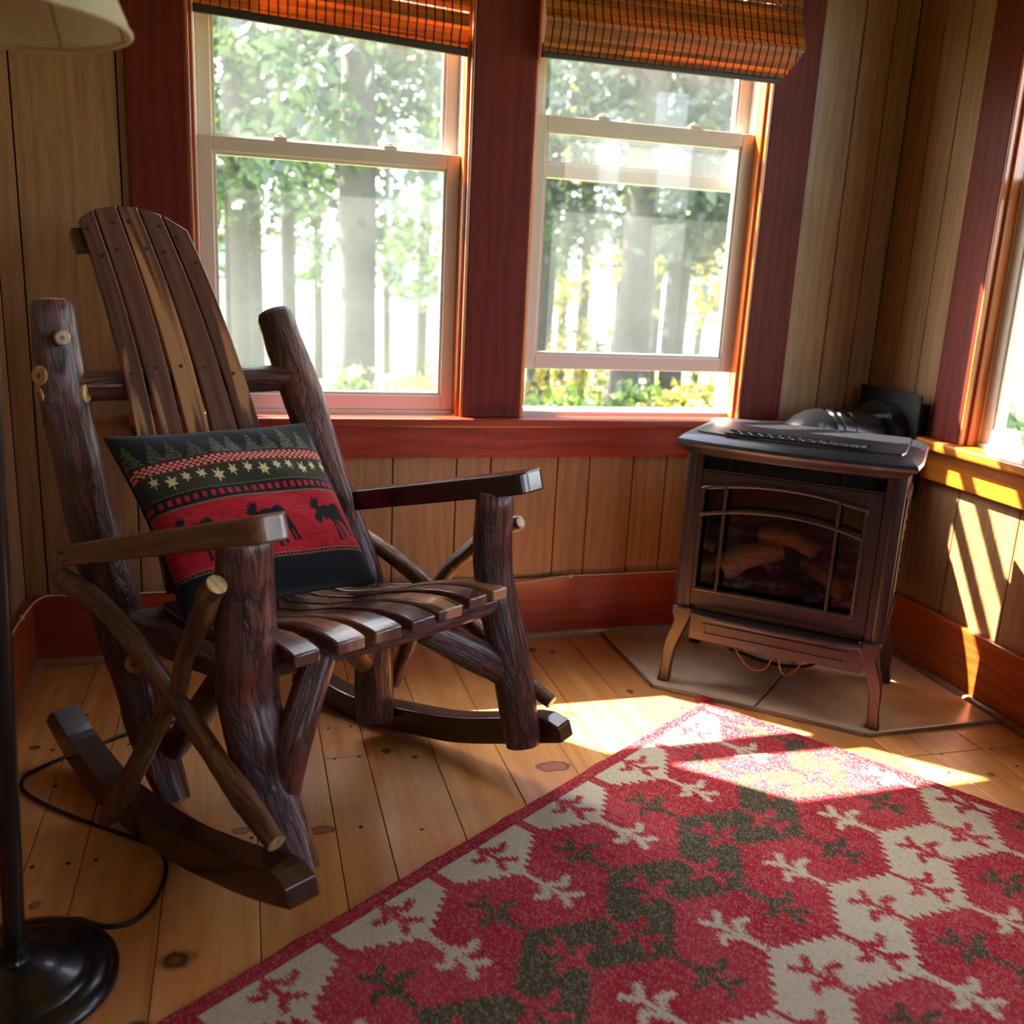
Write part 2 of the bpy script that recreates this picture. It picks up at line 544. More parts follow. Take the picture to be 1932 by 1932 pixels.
trim((XF - .036, -.42, .644), (XR + .02, 2.300, .672), M['sunlit_fir'], 'orange red window stool of the right wall catching sun', 'sill', .006)
trim((XF - .003, -.40, .555), (XR, 2.275, .644), M['sunlit_fir'], 'orange red apron board under the right wall window stool', 'apron')
for x0, x1, lb in ((.82, .94, 'left'), (1.64, 1.76, 'right')):
    trim((x0, YR, WZ0), (x1, YR + .02, 2.16), M['redZ'], 'red %s casing of the added window behind the viewer' % lb, 'casing')
trim((.80, YR, 2.02), (1.78, YR + .026, 2.16), M['redX'], 'red head casing of the added window behind the viewer', 'casing')
trim((.79, YR - .02, .646), (1.79, YR + .05, .672), M['redX'], 'red stool of the added window behind the viewer', 'sill', .006)
def base(name, a, b, mat, label):
    tag(MB().box(a, b).build(name, mat, bevel=.004), label, 'baseboard', kind='structure')
base('baseboard_back', (XL, YF, 0), (XR, YB, .188), M['redX'], 'red varnished baseboard along the window wall')
base('baseboard_right', (XF, YR, 0), (XR, YF, .188), M['redY'], 'red varnished baseboard along the sunlit right wall')
base('baseboard_left', (XL, YR, 0), (XL + .02, YF, .188), M['redY'], 'dark red baseboard behind the lamp')
def qround(name, p, q, inward, label):
    p, q, inward = V(p), V(q), V(inward)
    pts = [V((0, 0, 0))] + [inward * (.017 * math.cos(a)) + V((0, 0, .019 * math.sin(a))) for a in np.linspace(0, math.pi / 2, 6)]
    o = MB().prism([p + x for x in pts], q - p).build(name, M['qr'], smooth=False)
    tag(o, label, 'trim', kind='structure')
TN[0] += 1; qround('trim_%d' % TN[0], (XL + .02, YF, 0), (XF, YF, 0), (0, -1, 0), 'thin brown quarter round moulding along the back baseboard')
TN[0] += 1; qround('trim_%d' % TN[0], (XF, YR, 0), (XF, YF, 0), (-1, 0, 0), 'thin brown quarter round moulding along the right baseboard')
TN[0] += 1; qround('trim_%d' % TN[0], (XL + .02, YR, 0), (XL + .02, YF, 0), (1, 0, 0), 'thin brown quarter round moulding along the left baseboard')

# double hung windows
WN = [0]
def window(ax, u0, u1, raised, label):
    """u0,u1 opening; ax 'Y' = back wall, 'X' = right wall. d = depth outwards from the trim face"""
    WN[0] += 1
    face = {'Y': YF, 'X': XF, 'B': YR + .02}[ax]
    um = (u0 + u1) / 2
    root = empty('window_%d' % WN[0], {'Y': (um, face + .05, WZ0), 'X': (face + .05, um, WZ0), 'B': (um, face - .05, WZ0)}[ax])
    tag(root, label, 'window', kind='structure')
    def pt(u, d, z):
        return {'Y': (u, face + d, z), 'X': (face + d, u, z), 'B': (u, face - d, z)}[ax]
    def bx(mb, u0_, u1_, d0, d1, z0, z1):
        mb.box(pt(u0_, d0, z0), pt(u1_, d1, z1))
        return mb
    def put(mb, name, mat, parent=root, bevel=.002):
        o = mb.build(name, mat, bevel=bevel)
        child_at_world(o, root)
        if parent is not root:
            o.parent = parent
            o.matrix_parent_inverse = Matrix.Identity(4)
        return o
    # wooden jambs and stop beads
    for s, e in ((1, u0), (-1, u1)):
        put(bx(MB(), e, e + s * .008, .0, .05, WZ0, WZ1), 'jamb', M['jamb'])
        put(bx(MB(), e + s * .008, e + s * .017, .018, .05, WZ0, WZ1), 'stop_bead', M['jamb'])
        put(bx(MB(), e, e + s * .019, .05, .135, WZ0, WZ1), 'jamb_liner', M['vinyl'])
    put(bx(MB(), u0, u1, .0, .135, WZ1 - .02, WZ1), 'head_jamb', M['vinyl'])
    put(bx(MB(), u0 + .019, u1 - .019, .045, .14, WZ0 - .008, WZ0 + .012), 'vinyl_sill', M['vinyl'])
    a, b = u0 + .019, u1 - .019
    def sash(name, d0, d1, z0, z1, rail_b, rail_t, stile):
        r = MB()
        bx(r, a, a + stile, d0, d1, z0, z1); bx(r, b - stile, b, d0, d1, z0, z1)
        bx(r, a + stile, b - stile, d0, d1, z0, z0 + rail_b); bx(r, a + stile, b - stile, d0, d1, z1 - rail_t, z1)
        o = put(r, name, M['vinyl'])
        # glazing bead, a shade inside the opening
        g = MB()
        bw = .008
        i0, i1 = a + stile, b - stile
        j0, j1 = z0 + rail_b, z1 - rail_t
        e0, e1 = d0 + .006, d1 - .004
        bx(g, i0, i0 + bw, e0, e1, j0, j1); bx(g, i1 - bw, i1, e0, e1, j0, j1)
        bx(g, i0 + bw, i1 - bw, e0, e1, j0, j0 + bw); bx(g, i0 + bw, i1 - bw, e0, e1, j1 - bw, j1)
        gb = g.build('glazing_bead', M['vinyl']); child_at_world(gb, root); gb.parent = o; gb.matrix_parent_inverse = Matrix.Identity(4)
        dm = (d0 + d1) / 2
        gl = bx(MB(), i0 + bw, i1 - bw, dm - .001, dm + .001, j0 + bw, j1 - bw).build('glass_pane', M['glass'])
        gl.parent = o
        return o
    zs = WZ0 + .012 + raised
    sash('lower_sash', .052, .082, zs, zs + .682, .040, .036, .035)
    ls = root.children[-1]
    for k in (.3, .72):
        u = a + (b - a) * k
        mb = MB()
        bx(mb, u - .017, u + .017, .056, .078, zs + .682, zs + .690)
        mb.tube([pt(u - .012, .067, zs + .69), pt(u, .067, zs + .696), pt(u + .012, .067, zs + .69)], .005, 8)
        mb.build('sash_lock', M['vinyl']).parent = ls
    sash('upper_sash', .094, .124, WZ0 + .66, WZ1 - .02, .036, .036, .035)
    return root
def fix_parts(root):
    """mesh data of window parts is in world coordinates: make their parents' transforms drop out"""
    inv = Matrix.Translation(-V(root.location))
    for c in root.children:
        c.matrix_parent_inverse = inv
        for g in c.children:
            g.matrix_parent_inverse = Matrix.Identity(4)
for (u0, u1), r, lb in zip(BW, (0, .122), ('left double-hung white window of the back wall, behind the rocking chair', 'right double-hung white window of the back wall, lower sash raised a little')):
    fix_parts(window('Y', u0, u1, r, lb))
for (u0, u1), lb in zip(RW, ('white window in the right wall beside the vent plate', 'second white window of the right wall, added unseen beyond the frame edge for light', 'last white window of the right wall, added unseen behind the viewer for light')):
    fix_parts(window('X', u0, u1, 0, lb))
for (u0, u1), lb in zip(HW, ('white window added unseen in the wall behind the viewer for fill light',)):
    fix_parts(window('B', u0, u1, 0, lb))
# ------------------------------------------------------------------ outside: bank, lake, far shore, trees, shrubs
def leaf_mat(name, c1, c2, trans=0.5):
    t = NT(name)
    rnd = t.n('NewGeometry').outputs['Random Per Island']
    col = t.ramp(rnd, [(0.0, c1), (1.0, c2)])
    d = t.n('BsdfDiffuse', ins={0: col})
    tl = t.n('BsdfTranslucent', ins={0: col})
    g = t.n('BsdfGlossy', ins={0: (1, 1, 1, 1), 1: 0.35})
    m = t.n('MixShader', ins={0: trans, 1: d.outputs[0], 2: tl.outputs[0]})
    m2 = t.n('MixShader', ins={0: 0.06, 1: m.outputs[0], 2: g.outputs[0]})
    t.l(m2.outputs[0], t.out.inputs[0])
    return t.m
M['leaf_green'] = leaf_mat('leaf_green', srgb(38, 62, 28), srgb(92, 116, 54))
M['leaf_pine'] = leaf_mat('leaf_pine', srgb(24, 44, 32), srgb(60, 84, 56), 0.35)
M['leaf_yellow'] = leaf_mat('leaf_yellow', srgb(96, 104, 38), srgb(172, 150, 58), 0.45)
M['trunk'] = plain('tree_bark_outside', srgb(84, 76, 76), 0.9, nscale=12, var=0.25)
M['grass'] = plain('bank_grass', srgb(128, 150, 78), 0.9, nscale=4, var=0.2)
M['hill'] = plain('far_shore', srgb(120, 150, 170), 0.95, nscale=.3, var=0.08)  # blue haze of distant air is put into the base colour
def lake_mat():
    t = NT('lake_water')
    nz = t.noise(t.coord('Object', (1, 3, 1)), 1.2, 5, 0.65)
    t.bsdf(srgb(120, 150, 175), 0.28, 0, 0, nz.outputs[0], 0.5, 0.3, 0.6)
    return t.m
M['lake'] = lake_mat()

gv, gf = [], []
nx, ny = 24, 24
for j in range(ny + 1):
    y = YB + .1 + (46 - YB) * (j / ny) ** 1.6
    for i in range(nx + 1):
        x = -24 + 66 * i / nx
        z = -.55 - 2.4 * min(1, max(0, (y - 3) / 43)) ** 0.9 + .12 * math.sin(x * 1.3 + y * .7) * min(1, (y - 2.6) / 4)
        gv.append((x, y, z))
for j in range(ny):
    for i in range(nx):
        a = j * (nx + 1) + i
        gf.append((a, a + 1, a + nx + 2, a + nx + 1))
mb = MB(); mb.add(gv, gf)
tag(mb.build('ground', M['grass'], smooth=True), 'grassy bank sloping from the house to the lake', 'ground', kind='structure')
mb = MB(); mb.add([(-24, -16, -.55), (42, -16, -.9), (42, YB + .1, -.55), (-24, YB + .1, -.55)], [(0, 1, 2, 3)])
tag(mb.build('ground_side', M['grass']), 'grass around the sides and rear of the sunroom', 'ground', kind='structure')
mb = MB(); mb.add([(-90, 40, -2.92), (120, 40, -2.92), (120, 110, -2.92), (-90, 110, -2.92)], [(0, 1, 2, 3)])
tag(mb.build('lake', M['lake']), 'bright pale lake seen between the tree trunks', 'lake', kind='structure')
hv, hf = [], []
for i in range(61):
    x = -90 + 210 * i / 60
    hz = 1.0 + 1.1 * math.sin(i * .55) * .5 + .9 * math.sin(i * .21 + 1)
    hv += [(x, 100, -3), (x, 108, -1 + hz * .7), (x, 130, hz + 1.4)]
for i in range(60):
    for k in range(2):
        a = i * 3 + k
        hf.append((a, a + 3, a + 4, a + 1))
mb = MB(); mb.add(hv, hf)
tag(mb.build('hills', M['hill'], smooth=True), 'hazy blue hills on the far shore of the lake', 'hills', kind='structure')

def leaves(n, fn, size, seed):
    """n small leaf quads; fn(rnd) -> point"""
    rnd = random.Random(seed)
    mb = MB()
    for _ in range(n):
        p = V(fn(rnd))
        a = V((rnd.gauss(0, 1), rnd.gauss(0, 1), rnd.gauss(0, 1))).normalized()
        b = a.cross(V((rnd.gauss(0, 1), rnd.gauss(0, 1), rnd.gauss(0, 1)))).normalized()
        c = a.cross(b)
        s1 = size * rnd.uniform(.6, 1.3)
        s2 = s1 * rnd.uniform(.5, .8)
        mb.add([p - b * s1, p + c * s2 * .8, p + b * s1, p - c * s2 * .8], [(0, 1, 2, 3)])
    return mb
def tree(xy, dist, r, h, label, boughs, leafmat, seed, name='pine_tree', nleaf=2600, lsize=.075):
    nleaf = int(nleaf * 2.0)
    """xy = direction ratio x/y, dist = y"""
    rnd = random.Random(seed)
    x = xy * dist
    gz = -.55 - 2.4 * min(1, max(0, (dist - 3) / 43)) ** 0.9 - .15
    root = empty(name, (x, dist, gz))
    tag(root, label, 'tree', 'trees on the bank beyond the windows')
    lean = rnd.uniform(-.15, .15)
    path = [(lean * k / 8, rnd.uniform(-.03, .03), h * k / 8) for k in range(9)]
    MB().tube(crom(path, 2), [r * (1.12 - .75 * i / 16) for i in range(17)], 12, .06, seed).build('trunk', M['trunk'], root, smooth=True)
    brs = []
    for k in range(boughs):
        z = h * rnd.uniform(.31 if name == "pine_tree" else .22, .97)
        a = rnd.uniform(0, 6.28)
        L = (.7 + .9 * rnd.random()) * (1.15 - .6 * z / h)
        e = V((math.cos(a) * L, math.sin(a) * L, z + rnd.uniform(-.35, .25)))
        brs.append((V((lean * z / h, 0, z)), e))
    bm_ = MB()
    for s_, e in brs[:14]:
        bm_.tube([s_, (s_ + e) / 2 + V((0, 0, .06)), e], [r * .16, r * .1, .008], 6)
    if brs:
        bm_.build('boughs', M['trunk'], root, smooth=True)['kind'] = 'stuff'
        def fn(q):
            s_, e = q.choice(brs)
            t = q.uniform(.3, 1.1)
            p = s_.lerp(e, t)
            return p + V((q.gauss(0, .22), q.gauss(0, .22), q.gauss(0, .16)))
        leaves(nleaf, fn, lsize, seed).build('foliage', leafmat, root)['kind'] = 'stuff'
    return root
tree(.114, 9.0, .19, 8.5, 'tallest grey pine trunk centred in the left window', 26, M['leaf_pine'], 11, nleaf=2600)
tree(-.004, 13.0, .17, 9.0, 'left of the paired grey trunks at the left window edge', 30, M['leaf_green'], 12)
tree(.013, 14.5, .15, 9.0, 'right of the paired grey trunks at the left window edge', 20, M['leaf_green'], 13, nleaf=1600)
tree(.047, 16.5, .14, 10.0, 'thin grey trunk between the paired trunks and the tallest pine', 30, M['leaf_pine'], 14)
tree(.415, 9.5, .20, 8.5, 'thick dark pine trunk in the middle of the right back window', 30, M['leaf_pine'], 15, nleaf=3200)
tree(.470, 10.5, .15, 8.5, 'slimmer dark trunk just right of the thick pine in the right back window', 26, M['leaf_pine'], 16)
tree(.312, 12.0, .17, 9.0, 'trunk half hidden by the left stile of the right back window', 30, M['leaf_pine'], 17)
tree(.24, 15.0, .13, 9.0, 'leafy tree standing hidden behind the middle mullion', 34, M['leaf_green'], 18, name='leafy_tree', nleaf=3000)
tree(.545, 14.0, .14, 9.0, 'leafy yellow green tree at the right edge of the right back window', 34, M['leaf_yellow'], 19, name='leafy_tree', nleaf=3000)
tree(.18, 20.0, .14, 10.0, 'far leafy tree right of the tallest pine near the lake', 34, M['leaf_green'], 20, name='leafy_tree', nleaf=2600)
tree(.36, 19.0, .14, 10.0, 'far yellow green tree left of the thick pine near the lake', 34, M['leaf_yellow'], 21, name='leafy_tree', nleaf=2600)
tree(-.05, 19.0, .14, 10.0, 'far leafy tree at the outer left edge of the left window', 34, M['leaf_green'], 22, name='leafy_tree', nleaf=2400)
tree(-.13, 15.0, .16, 9.5, 'tree hidden left of the left window, nearer the window', 34, M['leaf_pine'], 25, nleaf=1600)
tree(-.24, 16.0, .16, 9.5, 'tree hidden left of the left window, farther out', 34, M['leaf_green'], 26, name='leafy_tree', nleaf=1600)
tree(.66, 13.0, .16, 9.5, 'pine standing in line with the room corner behind the stove', 34, M['leaf_pine'], 27, nleaf=1600)
tree(.80, 12.0, .16, 9.5, 'leafy tree standing in line with the vent plate', 34, M['leaf_green'], 28, name='leafy_tree', nleaf=1600)
tree(1.02, 7.0, .16, 8.0, 'leafy tree outside the right wall window', 34, M['leaf_green'], 23, name='leafy_tree', nleaf=3000)
tree(1.35, 9.0, .16, 8.0, 'leafy tree farther right outside the right wall', 34, M['leaf_green'], 24, name='leafy_tree', nleaf=2600)
for k, (xy, d, mt) in enumerate([(-.03, 26, 'leaf_pine'), (.075, 25, 'leaf_green'), (.145, 28, 'leaf_pine'), (.215, 26, 'leaf_green'), (.29, 27, 'leaf_pine'), (.335, 24, 'leaf_green'), (.40, 26, 'leaf_pine'), (.445, 23, 'leaf_green'), (.50, 25, 'leaf_pine'), (.57, 22, 'leaf_green')]):
    tree(xy, d, .13, 11.5, '%s tree from the left in the distant row along the lake shore' % ('first second third fourth fifth sixth seventh eighth ninth tenth'.split()[k]), 34, M[mt], 70 + k, name='distant_tree', nleaf=1100, lsize=.11)
def shrub(xy, dist, r, top, label, leafmat, seed, n=2200, size=.042):
    gz = -.55 - 2.4 * min(1, max(0, (dist - 3) / 43)) ** 0.9 - .1
    root = empty('shrub', (xy * dist, dist, gz))
    tag(root, label, 'shrub', 'shrubs below the windows')
    hgt = top - gz
    st = MB()
    rnd = random.Random(seed)
    for k in range(7):
        a = k * .9
        st.tube([(0, 0, 0), (math.cos(a) * r * .4, math.sin(a) * r * .4, hgt * .5), (math.cos(a) * r * .7, math.sin(a) * r * .7, hgt * .85)], [.012, .009, .004], 5)
    st.build('stems', M['trunk'], root)['kind'] = 'stuff'
    def fn(q):
        a, u, w = q.uniform(0, 6.28), q.random() ** .5, q.random()
        rr = r * u * (1 - .35 * w)
        return (math.cos(a) * rr, math.sin(a) * rr, hgt * (.25 + .75 * w * (1 - .3 * u)) + q.gauss(0, .04))
    leaves(n, fn, size, seed).build('foliage', leafmat, root)['kind'] = 'stuff'
for k, (xy, d, r, top, mt, lb) in enumerate([
    (.03, 6.0, .75, .42, 'leaf_green', 'green shrub behind the rocking chair back, low in the left window'),
    (.11, 5.6, .6, .52, 'leaf_green', 'green shrub in front of the tallest pine trunk'),
    (.17, 6.2, .7, .40, 'leaf_yellow', 'yellow green shrub low at the right side of the left window'),
    (.22, 7.0, .8, .45, 'leaf_green', 'green shrub hidden below the middle mullion'),
    (.34, 6.0, .65, .36, 'leaf_green', 'green shrub low at the left side of the right back window'),
    (.375, 11.0, .9, .75, 'leaf_yellow', 'bright yellow shrub left of the thick pine in the right back window'),
    (.43, 6.5, .6, .36, 'leaf_green', 'green shrub in front of the thick pine trunk'),
    (.50, 6.4, .7, .42, 'leaf_yellow', 'yellow green shrub low at the right side of the right back window'),
    (.9, 5.0, .7, .5, 'leaf_green', 'green shrub outside the right wall window')]):
    shrub(xy, d, r, top, lb, M[mt], 40 + k)

# ------------------------------------------------------------------ bamboo blinds
def bamboo_mat():
    t = NT('bamboo_blind')
    v = t.coord('Object', (.04, 1, 1), 9.0)
    nz = t.noise(v, 60, 3)
    col = t.ramp(nz.outputs[0], [(.3, srgb(126, 66, 22)), (.7, srgb(196, 118, 52))])
    oi = t.n('ObjectInfo').outputs['Random']
    k = t.math('ADD', t.math('MULTIPLY', oi, .9), .5)
    col = t.mix(1.0, col, t.n('CombineColor', ins={0: k, 1: k, 2: k}).outputs[0], 'MULTIPLY')
    p = t.n('BsdfPrincipled', ins={'Base Color': col, 'Roughness': .45})
    tl = t.n('BsdfTranslucent', ins={0: col})
    m = t.n('MixShader', ins={0: .35, 1: p.outputs[0], 2: tl.outputs[0]})
    t.l(m.outputs[0], t.out.inputs[0])
    return t.m
M['bamboo'] = bamboo_mat()
M['stitch'] = plain('blind_stitch', srgb(30, 18, 12), .9)
M['bar'] = plain('blind_bar', srgb(44, 32, 26), .5)
def blind(label, x0, x1, prof, zoff0, zoff1, bar_x0, bar_x1, bar):
    """prof: list of (y, z, shrink) slat centres from the top down; zoff = crookedness at both ends"""
    root = empty('bamboo_blind', ((x0 + x1) / 2, prof[0][0], 1.99))
    tag(root, label, 'blind', 'bamboo blinds of the back windows')
    def zz(x, z):
        return z + zoff0 + (zoff1 - zoff0) * (x - x0) / (x1 - x0)
    st = MB()
    for i, (y, z, sh) in enumerate(prof):
        yn, zn, _ = prof[min(i + 1, len(prof) - 1)] if i + 1 < len(prof) else (y, z - .013, 0)
        if zn > z: yn, zn = y, z - .012
        up = V((0, y - yn, z - zn))
        hgt = min(.0135, max(.005, up.length * 1.06))
        up = up.normalized() if up.length > 1e-6 else V((0, 0, 1))
        up = (up + V((0, .22 if i % 2 else .10, 0))).normalized()
        nrm = V((0, -up.z, up.y)).normalized()
        a, b = x0, x1 - sh
        mb = MB()
        q = []
        for x in (a, b):
            c = V((x, y, zz(x, z)))
            q.append([c - up * hgt / 2 - nrm * .0015, c + up * hgt / 2 - nrm * .0015, c + up * hgt / 2 + nrm * .0015, c - up * hgt / 2 + nrm * .0015])
        mb.add(q[0] + q[1], [(0, 1, 2, 3), (7, 6, 5, 4), (0, 4, 5, 1), (1, 5, 6, 2), (2, 6, 7, 3), (3, 7, 4, 0)])
        child_at_world(mb.build('slat', M['bamboo']), root)
        x = a + .018
        while x < b - .006:
            c = V((x, y, zz(x, z)))
            e = up * (hgt * .62)
            w = V((.0012, 0, 0))
            f = nrm * .0026
            st.add([c - e - w + f, c - e + w + f, c + e + w + f, c + e - w + f, c - e - w - f, c - e + w - f, c + e + w - f, c + e - w - f],
                   [(0, 1, 2, 3), (7, 6, 5, 4), (0, 4, 5, 1), (1, 5, 6, 2), (2, 6, 7, 3), (3, 7, 4, 0)])
            x += .0225
    so = child_at_world(st.build('stitching', M['stitch']), root)
    so['kind'] = 'stuff'
    by, bz = bar
    mb = MB()
    pts = []
    for x in (bar_x0, bar_x1):
        z = zz(x, bz)
        pts.append([V((x, by - .006, z - .010)), V((x, by - .006, z + .010)), V((x, by + .006, z + .010)), V((x, by + .006, z - .010))])
    mb.add(pts[0] + pts[1], [(0, 1, 2, 3), (7, 6, 5, 4), (0, 4, 5, 1), (1, 5, 6, 2), (2, 6, 7, 3), (3, 7, 4, 0)])
    child_at_world(mb.build('bottom_bar', M['bar'], bevel=.003), root)
    head = MB().box((x0, prof[0][0] - .004, 1.985), (x1, prof[0][0] + .03, 2.02))
    child_at_world(head.build('head_rail', M['bamboo'], bevel=.002), root)
# right blind: hangs outside the casing, folded stack at the bottom
prof = [(2.556, z, 0.0) for z in np.arange(1.98, 1.80, -.0125)]
prof += [(2.556 - .0045 * k, 1.797 - .0115 * k, 0.0) for k in range(9)]
for k, (dy, sh) in enumerate([(.0, .006), (.003, .012), (.006, .018), (.010, .024), (.014, .030), (.019, .038), (.026, .046)]):
    prof.append((2.512 + dy, 1.694 - .0105 * k, sh))
prof += [(2.548, 1.640, .05), (2.550, 1.630, .052)]
blind('bamboo blind with thick folds, over the right back window', .756, 1.497, prof, 0, 0, .757, 1.447, (2.552, 1.622))
prof = [(2.592, z, 0.0) for z in np.arange(1.98, 1.70, -.0125)]
prof += [(2.586, 1.700, 0), (2.582, 1.690, 0), (2.580, 1.679, 0), (2.582, 1.669, 0), (2.588, 1.660, 0), (2.594, 1.649, 0), (2.596, 1.638, 0), (2.596, 1.628, 0)]
blind('bamboo blind hanging crooked inside the left back window', -.098, .572, prof, .028, -.004, -.098, .572, (2.596, 1.616))

# ------------------------------------------------------------------ white cable stapled along the baseboard
root = empty('white_cable', (1.0, YF - .002, .18))
tag(root, 'thin white cable stapled along the top of the baseboard', 'cable')
pts = [(XL + .024, 1.9, .193), (XL + .024, 2.2, .192), (XL + .026, 2.45, .193), (XL + .05, YF - .004, .194), (-.42, YF - .003, .191), (-.2, YF - .003, .193), (.0, YF - .003, .19), (.3, YF - .003, .19), (.6, YF - .003, .185), (.73, YF - .004, .176), (.82, YF - .004, .181), (.92, YF - .003, .191), (1.1, YF - .003, .192), (1.35, YF - .003, .193), (1.6, YF - .003, .192)]
child_at_world(MB().tube(crom(pts, 5), .0024, 6).build('cable', M['cordwhite'], smooth=True), root)
for x in (-.44, -.2, .25, .94, 1.4):
    child_at_world(MB().box((x - .006, YF - .008, .186), (x + .006, YF, .197)).build('staple_clip', M['cordwhite'], bevel=.002), root)
child_at_world(MB().box((XL + .02, 2.42, .187), (XL + .029, 2.432, .198)).build('staple_clip', M['cordwhite'], bevel=.002), root)

# ------------------------------------------------------------------ hearth pad
def tile_mat():
    t = NT('hearth_tile')
    nz = t.noise(t.coord('Object'), 9, 5, .6)
    col = t.ramp(nz.outputs[0], [(.3, srgb(188, 158, 130)), (.7, srgb(214, 188, 160))])
    t.bsdf(col, .22, 0, .3, nz.outputs[0], .05, .001, .5, .08)
    return t.m
M['tile'] = tile_mat()
M['edge'] = plain('hearth_edging', srgb(150, 138, 128), .35, .6)
root = empty('hearth_pad', (1.45, 2.2, 0))
tag(root, 'low five-sided beige tile hearth pad under the stove', 'hearth')
HP = [(1.053, 2.557), (1.053, 2.178), (1.468, 1.820), (1.864, 1.825), (1.864, 2.557)]
mid = (1.2605, 1.999)
cor = (1.864, 2.557)
q = .002
for poly in ([HP[0], HP[1], (mid[0] - q, mid[1] + q), (cor[0] - 3 * q, cor[1])], [(mid[0] + q, mid[1] - q), HP[2], HP[3], (cor[0], cor[1] - 3 * q)]):
    child_at_world(MB().prism([(x, y, .0005) for x, y in poly], (0, 0, .0095)).build('tile', M['tile'], bevel=.0015), root)
for a, b in zip(HP[:-1], HP[1:4]):
    a, b = V((*a, .0005)), V((*b, .0005))
    d = (b - a).normalized()
    nn_ = V((d.y, -d.x, 0))
    if nn_.y > 0 or nn_.x > .9: nn_ = -nn_
    if abs(d.x) < .1: nn_ = V((-1, 0, 0))
    child_at_world(MB().prism([a, b, b + nn_ * .007, a + nn_ * .007], (0, 0, .0105)).build('edging', M['edge'], bevel=.002), root)

# ------------------------------------------------------------------ stove
def iron_mat(name, c1, c2, rough=.38, metal=.55):
    t = NT(name)
    nz = t.noise(t.coord('Object'), 24, 5, .6)
    n2 = t.noise(t.coord('Object'), 300, 2)
    col = t.mix(nz.outputs[0], c1, c2)
    t.bsdf(col, rough, metal, .15, n2.outputs[0], .08, .0006, .5, .2)
    return t.m
M['iron'] = iron_mat('brown_enamel_iron', srgb(44, 35, 35), srgb(66, 53, 52), .4, .45)
M['irontop'] = iron_mat('dark_iron_top', srgb(40, 40, 46), srgb(62, 62, 70), .35, .6)
M['ironblk'] = plain('stove_black', srgb(12, 11, 11), .6)
M['fireglass'] = glass_mat('fire_glass', (.74, .70, .66, 1), .0, 1.3)
M['log'] = wood('ceramic_log', srgb(90, 56, 34), srgb(220, 160, 98), 'X', .8, 0, 2.2, .8, wave=.08)
M['ember'] = plain('black_embers', srgb(20, 17, 16), .9, nscale=60, var=.4, bstr=1.0)
ST = empty('gas_stove', (1.088 + .75 * .27, 2.189 - .661 * .27, .0105), math.radians(-41.37))
tag(ST, 'brown cast-iron gas stove with arched glass door on the corner hearth', 'stove')
def P(mb, name, mat, parent=None, **k):
    return mb.build(name, mat, parent or ST, **k)
ZB, ZT = .218, .640
# body shell: back, two sides, top deck, floor
b_ = MB()
b_.box((-.262, .03, ZB), (-.247, .34, ZT)); b_.box((.247, .03, ZB), (.262, .34, ZT)); b_.box((-.262, .33, ZB), (.262, .345, ZT))
b_.box((-.262, .02, ZT - .008), (.262, .345, ZT)); b_.box((-.255, .02, ZB), (.255, .34, ZB + .02))
P(b_, 'body', M['iron'], bevel=.002)
P(MB().box((-.245, .20, ZB + .03), (.245, .205, ZT - .01)).box((-.245, .06, ZB + .03), (-.24, .2, ZT - .01)).box((.24, .06, ZB + .03), (.245, .2, ZT - .01)), 'firebox_lining', M['ironblk'])
# corner columns with a reeded groove
for sx in (-1, 1):
    cb = MB()
    cb.tube([(sx * .249, .022, ZB + .004), (sx * .249, .022, ZT)], .0175, 14)
    cb.box((sx * .222, .008, ZB + .004), (sx * .237, .03, ZT))
    P(cb, 'corner_column', M['iron'], smooth=True, angle=40)
# raised side panels
for sx in (-1, 1):
    fr = [(sx * .263, .05, ZB + .03), (sx * .263, .31, ZB + .03), (sx * .263, .31, ZT - .12), (sx * .263, .28, ZT - .06), (sx * .263, .08, ZT - .06), (sx * .263, .05, ZT - .12)]
    ctr = V((sx * .263, .18, (ZB + ZT) / 2 - .02))
    inn = [ctr + (V(p_) - ctr) * .86 for p_ in fr]
    sp = P(MB().ring(fr, inn, (sx * .006, 0, 0)), 'side_panel', M['iron'])
    lt = MB()
    for k in range(9):
        z = ZB + .07 + k * .03
        lt.tube([(sx * .264, .085, z), (sx * .264, .275, z + .03)], .003, 5)
        lt.tube([(sx * .264, .275, z), (sx * .264, .085, z + .03)], .003, 5)
    P(lt, 'lattice', M['iron'], sp)
# door
def arch(x0, x1, z0, zs, zm, y, n=14):
    pts = [(x0, y, z0), (x1, y, z0)]
    for i in range(n + 1):
        t = i / n
        x = x1 + (x0 - x1) * t
        pts.append((x, y, zs + (zm - zs) * (1 - (2 * t - 1) ** 2)))
    return pts
DX0, DX1 = -.216, .186
inner = arch(DX0, DX1, .276, .548, .572, .012)
outer = arch(-.221 - .0, .221, .229, .593, .593, .012)
P(MB().ring(outer, inner, (0, .02, 0)), 'door', M['iron'], bevel=.003)
dr = ST.children[-1]
bead = []
for p_, q_ in zip(inner, inner[1:] + inner[:1]):
    bead += [V(p_), V(p_).lerp(V(q_), .04), V(p_).lerp(V(q_), .96)]
bead.append(V(inner[0]))
P(MB().tube(bead, .0062, 8, cap=False), 'door_bead', M['iron'], dr, smooth=True)
for x in (-.155, .123):
    u = (x - DX0) / (DX1 - DX0)
    zt = .548 + .024 * (1 - (2 * u - 1) ** 2)
    P(MB().tube([(x, .006, .278), (x, .006, zt)], .0042, 8), 'grille_bar', M['iron'], dr, smooth=True)
P(MB().tube([(DX0 + (DX1 - DX0) * t, .006, .478 + .028 * (1 - (2 * t - 1) ** 2)) for t in np.linspace(0, 1, 15)], .0045, 8), 'grille_bar', M['iron'], dr, smooth=True)
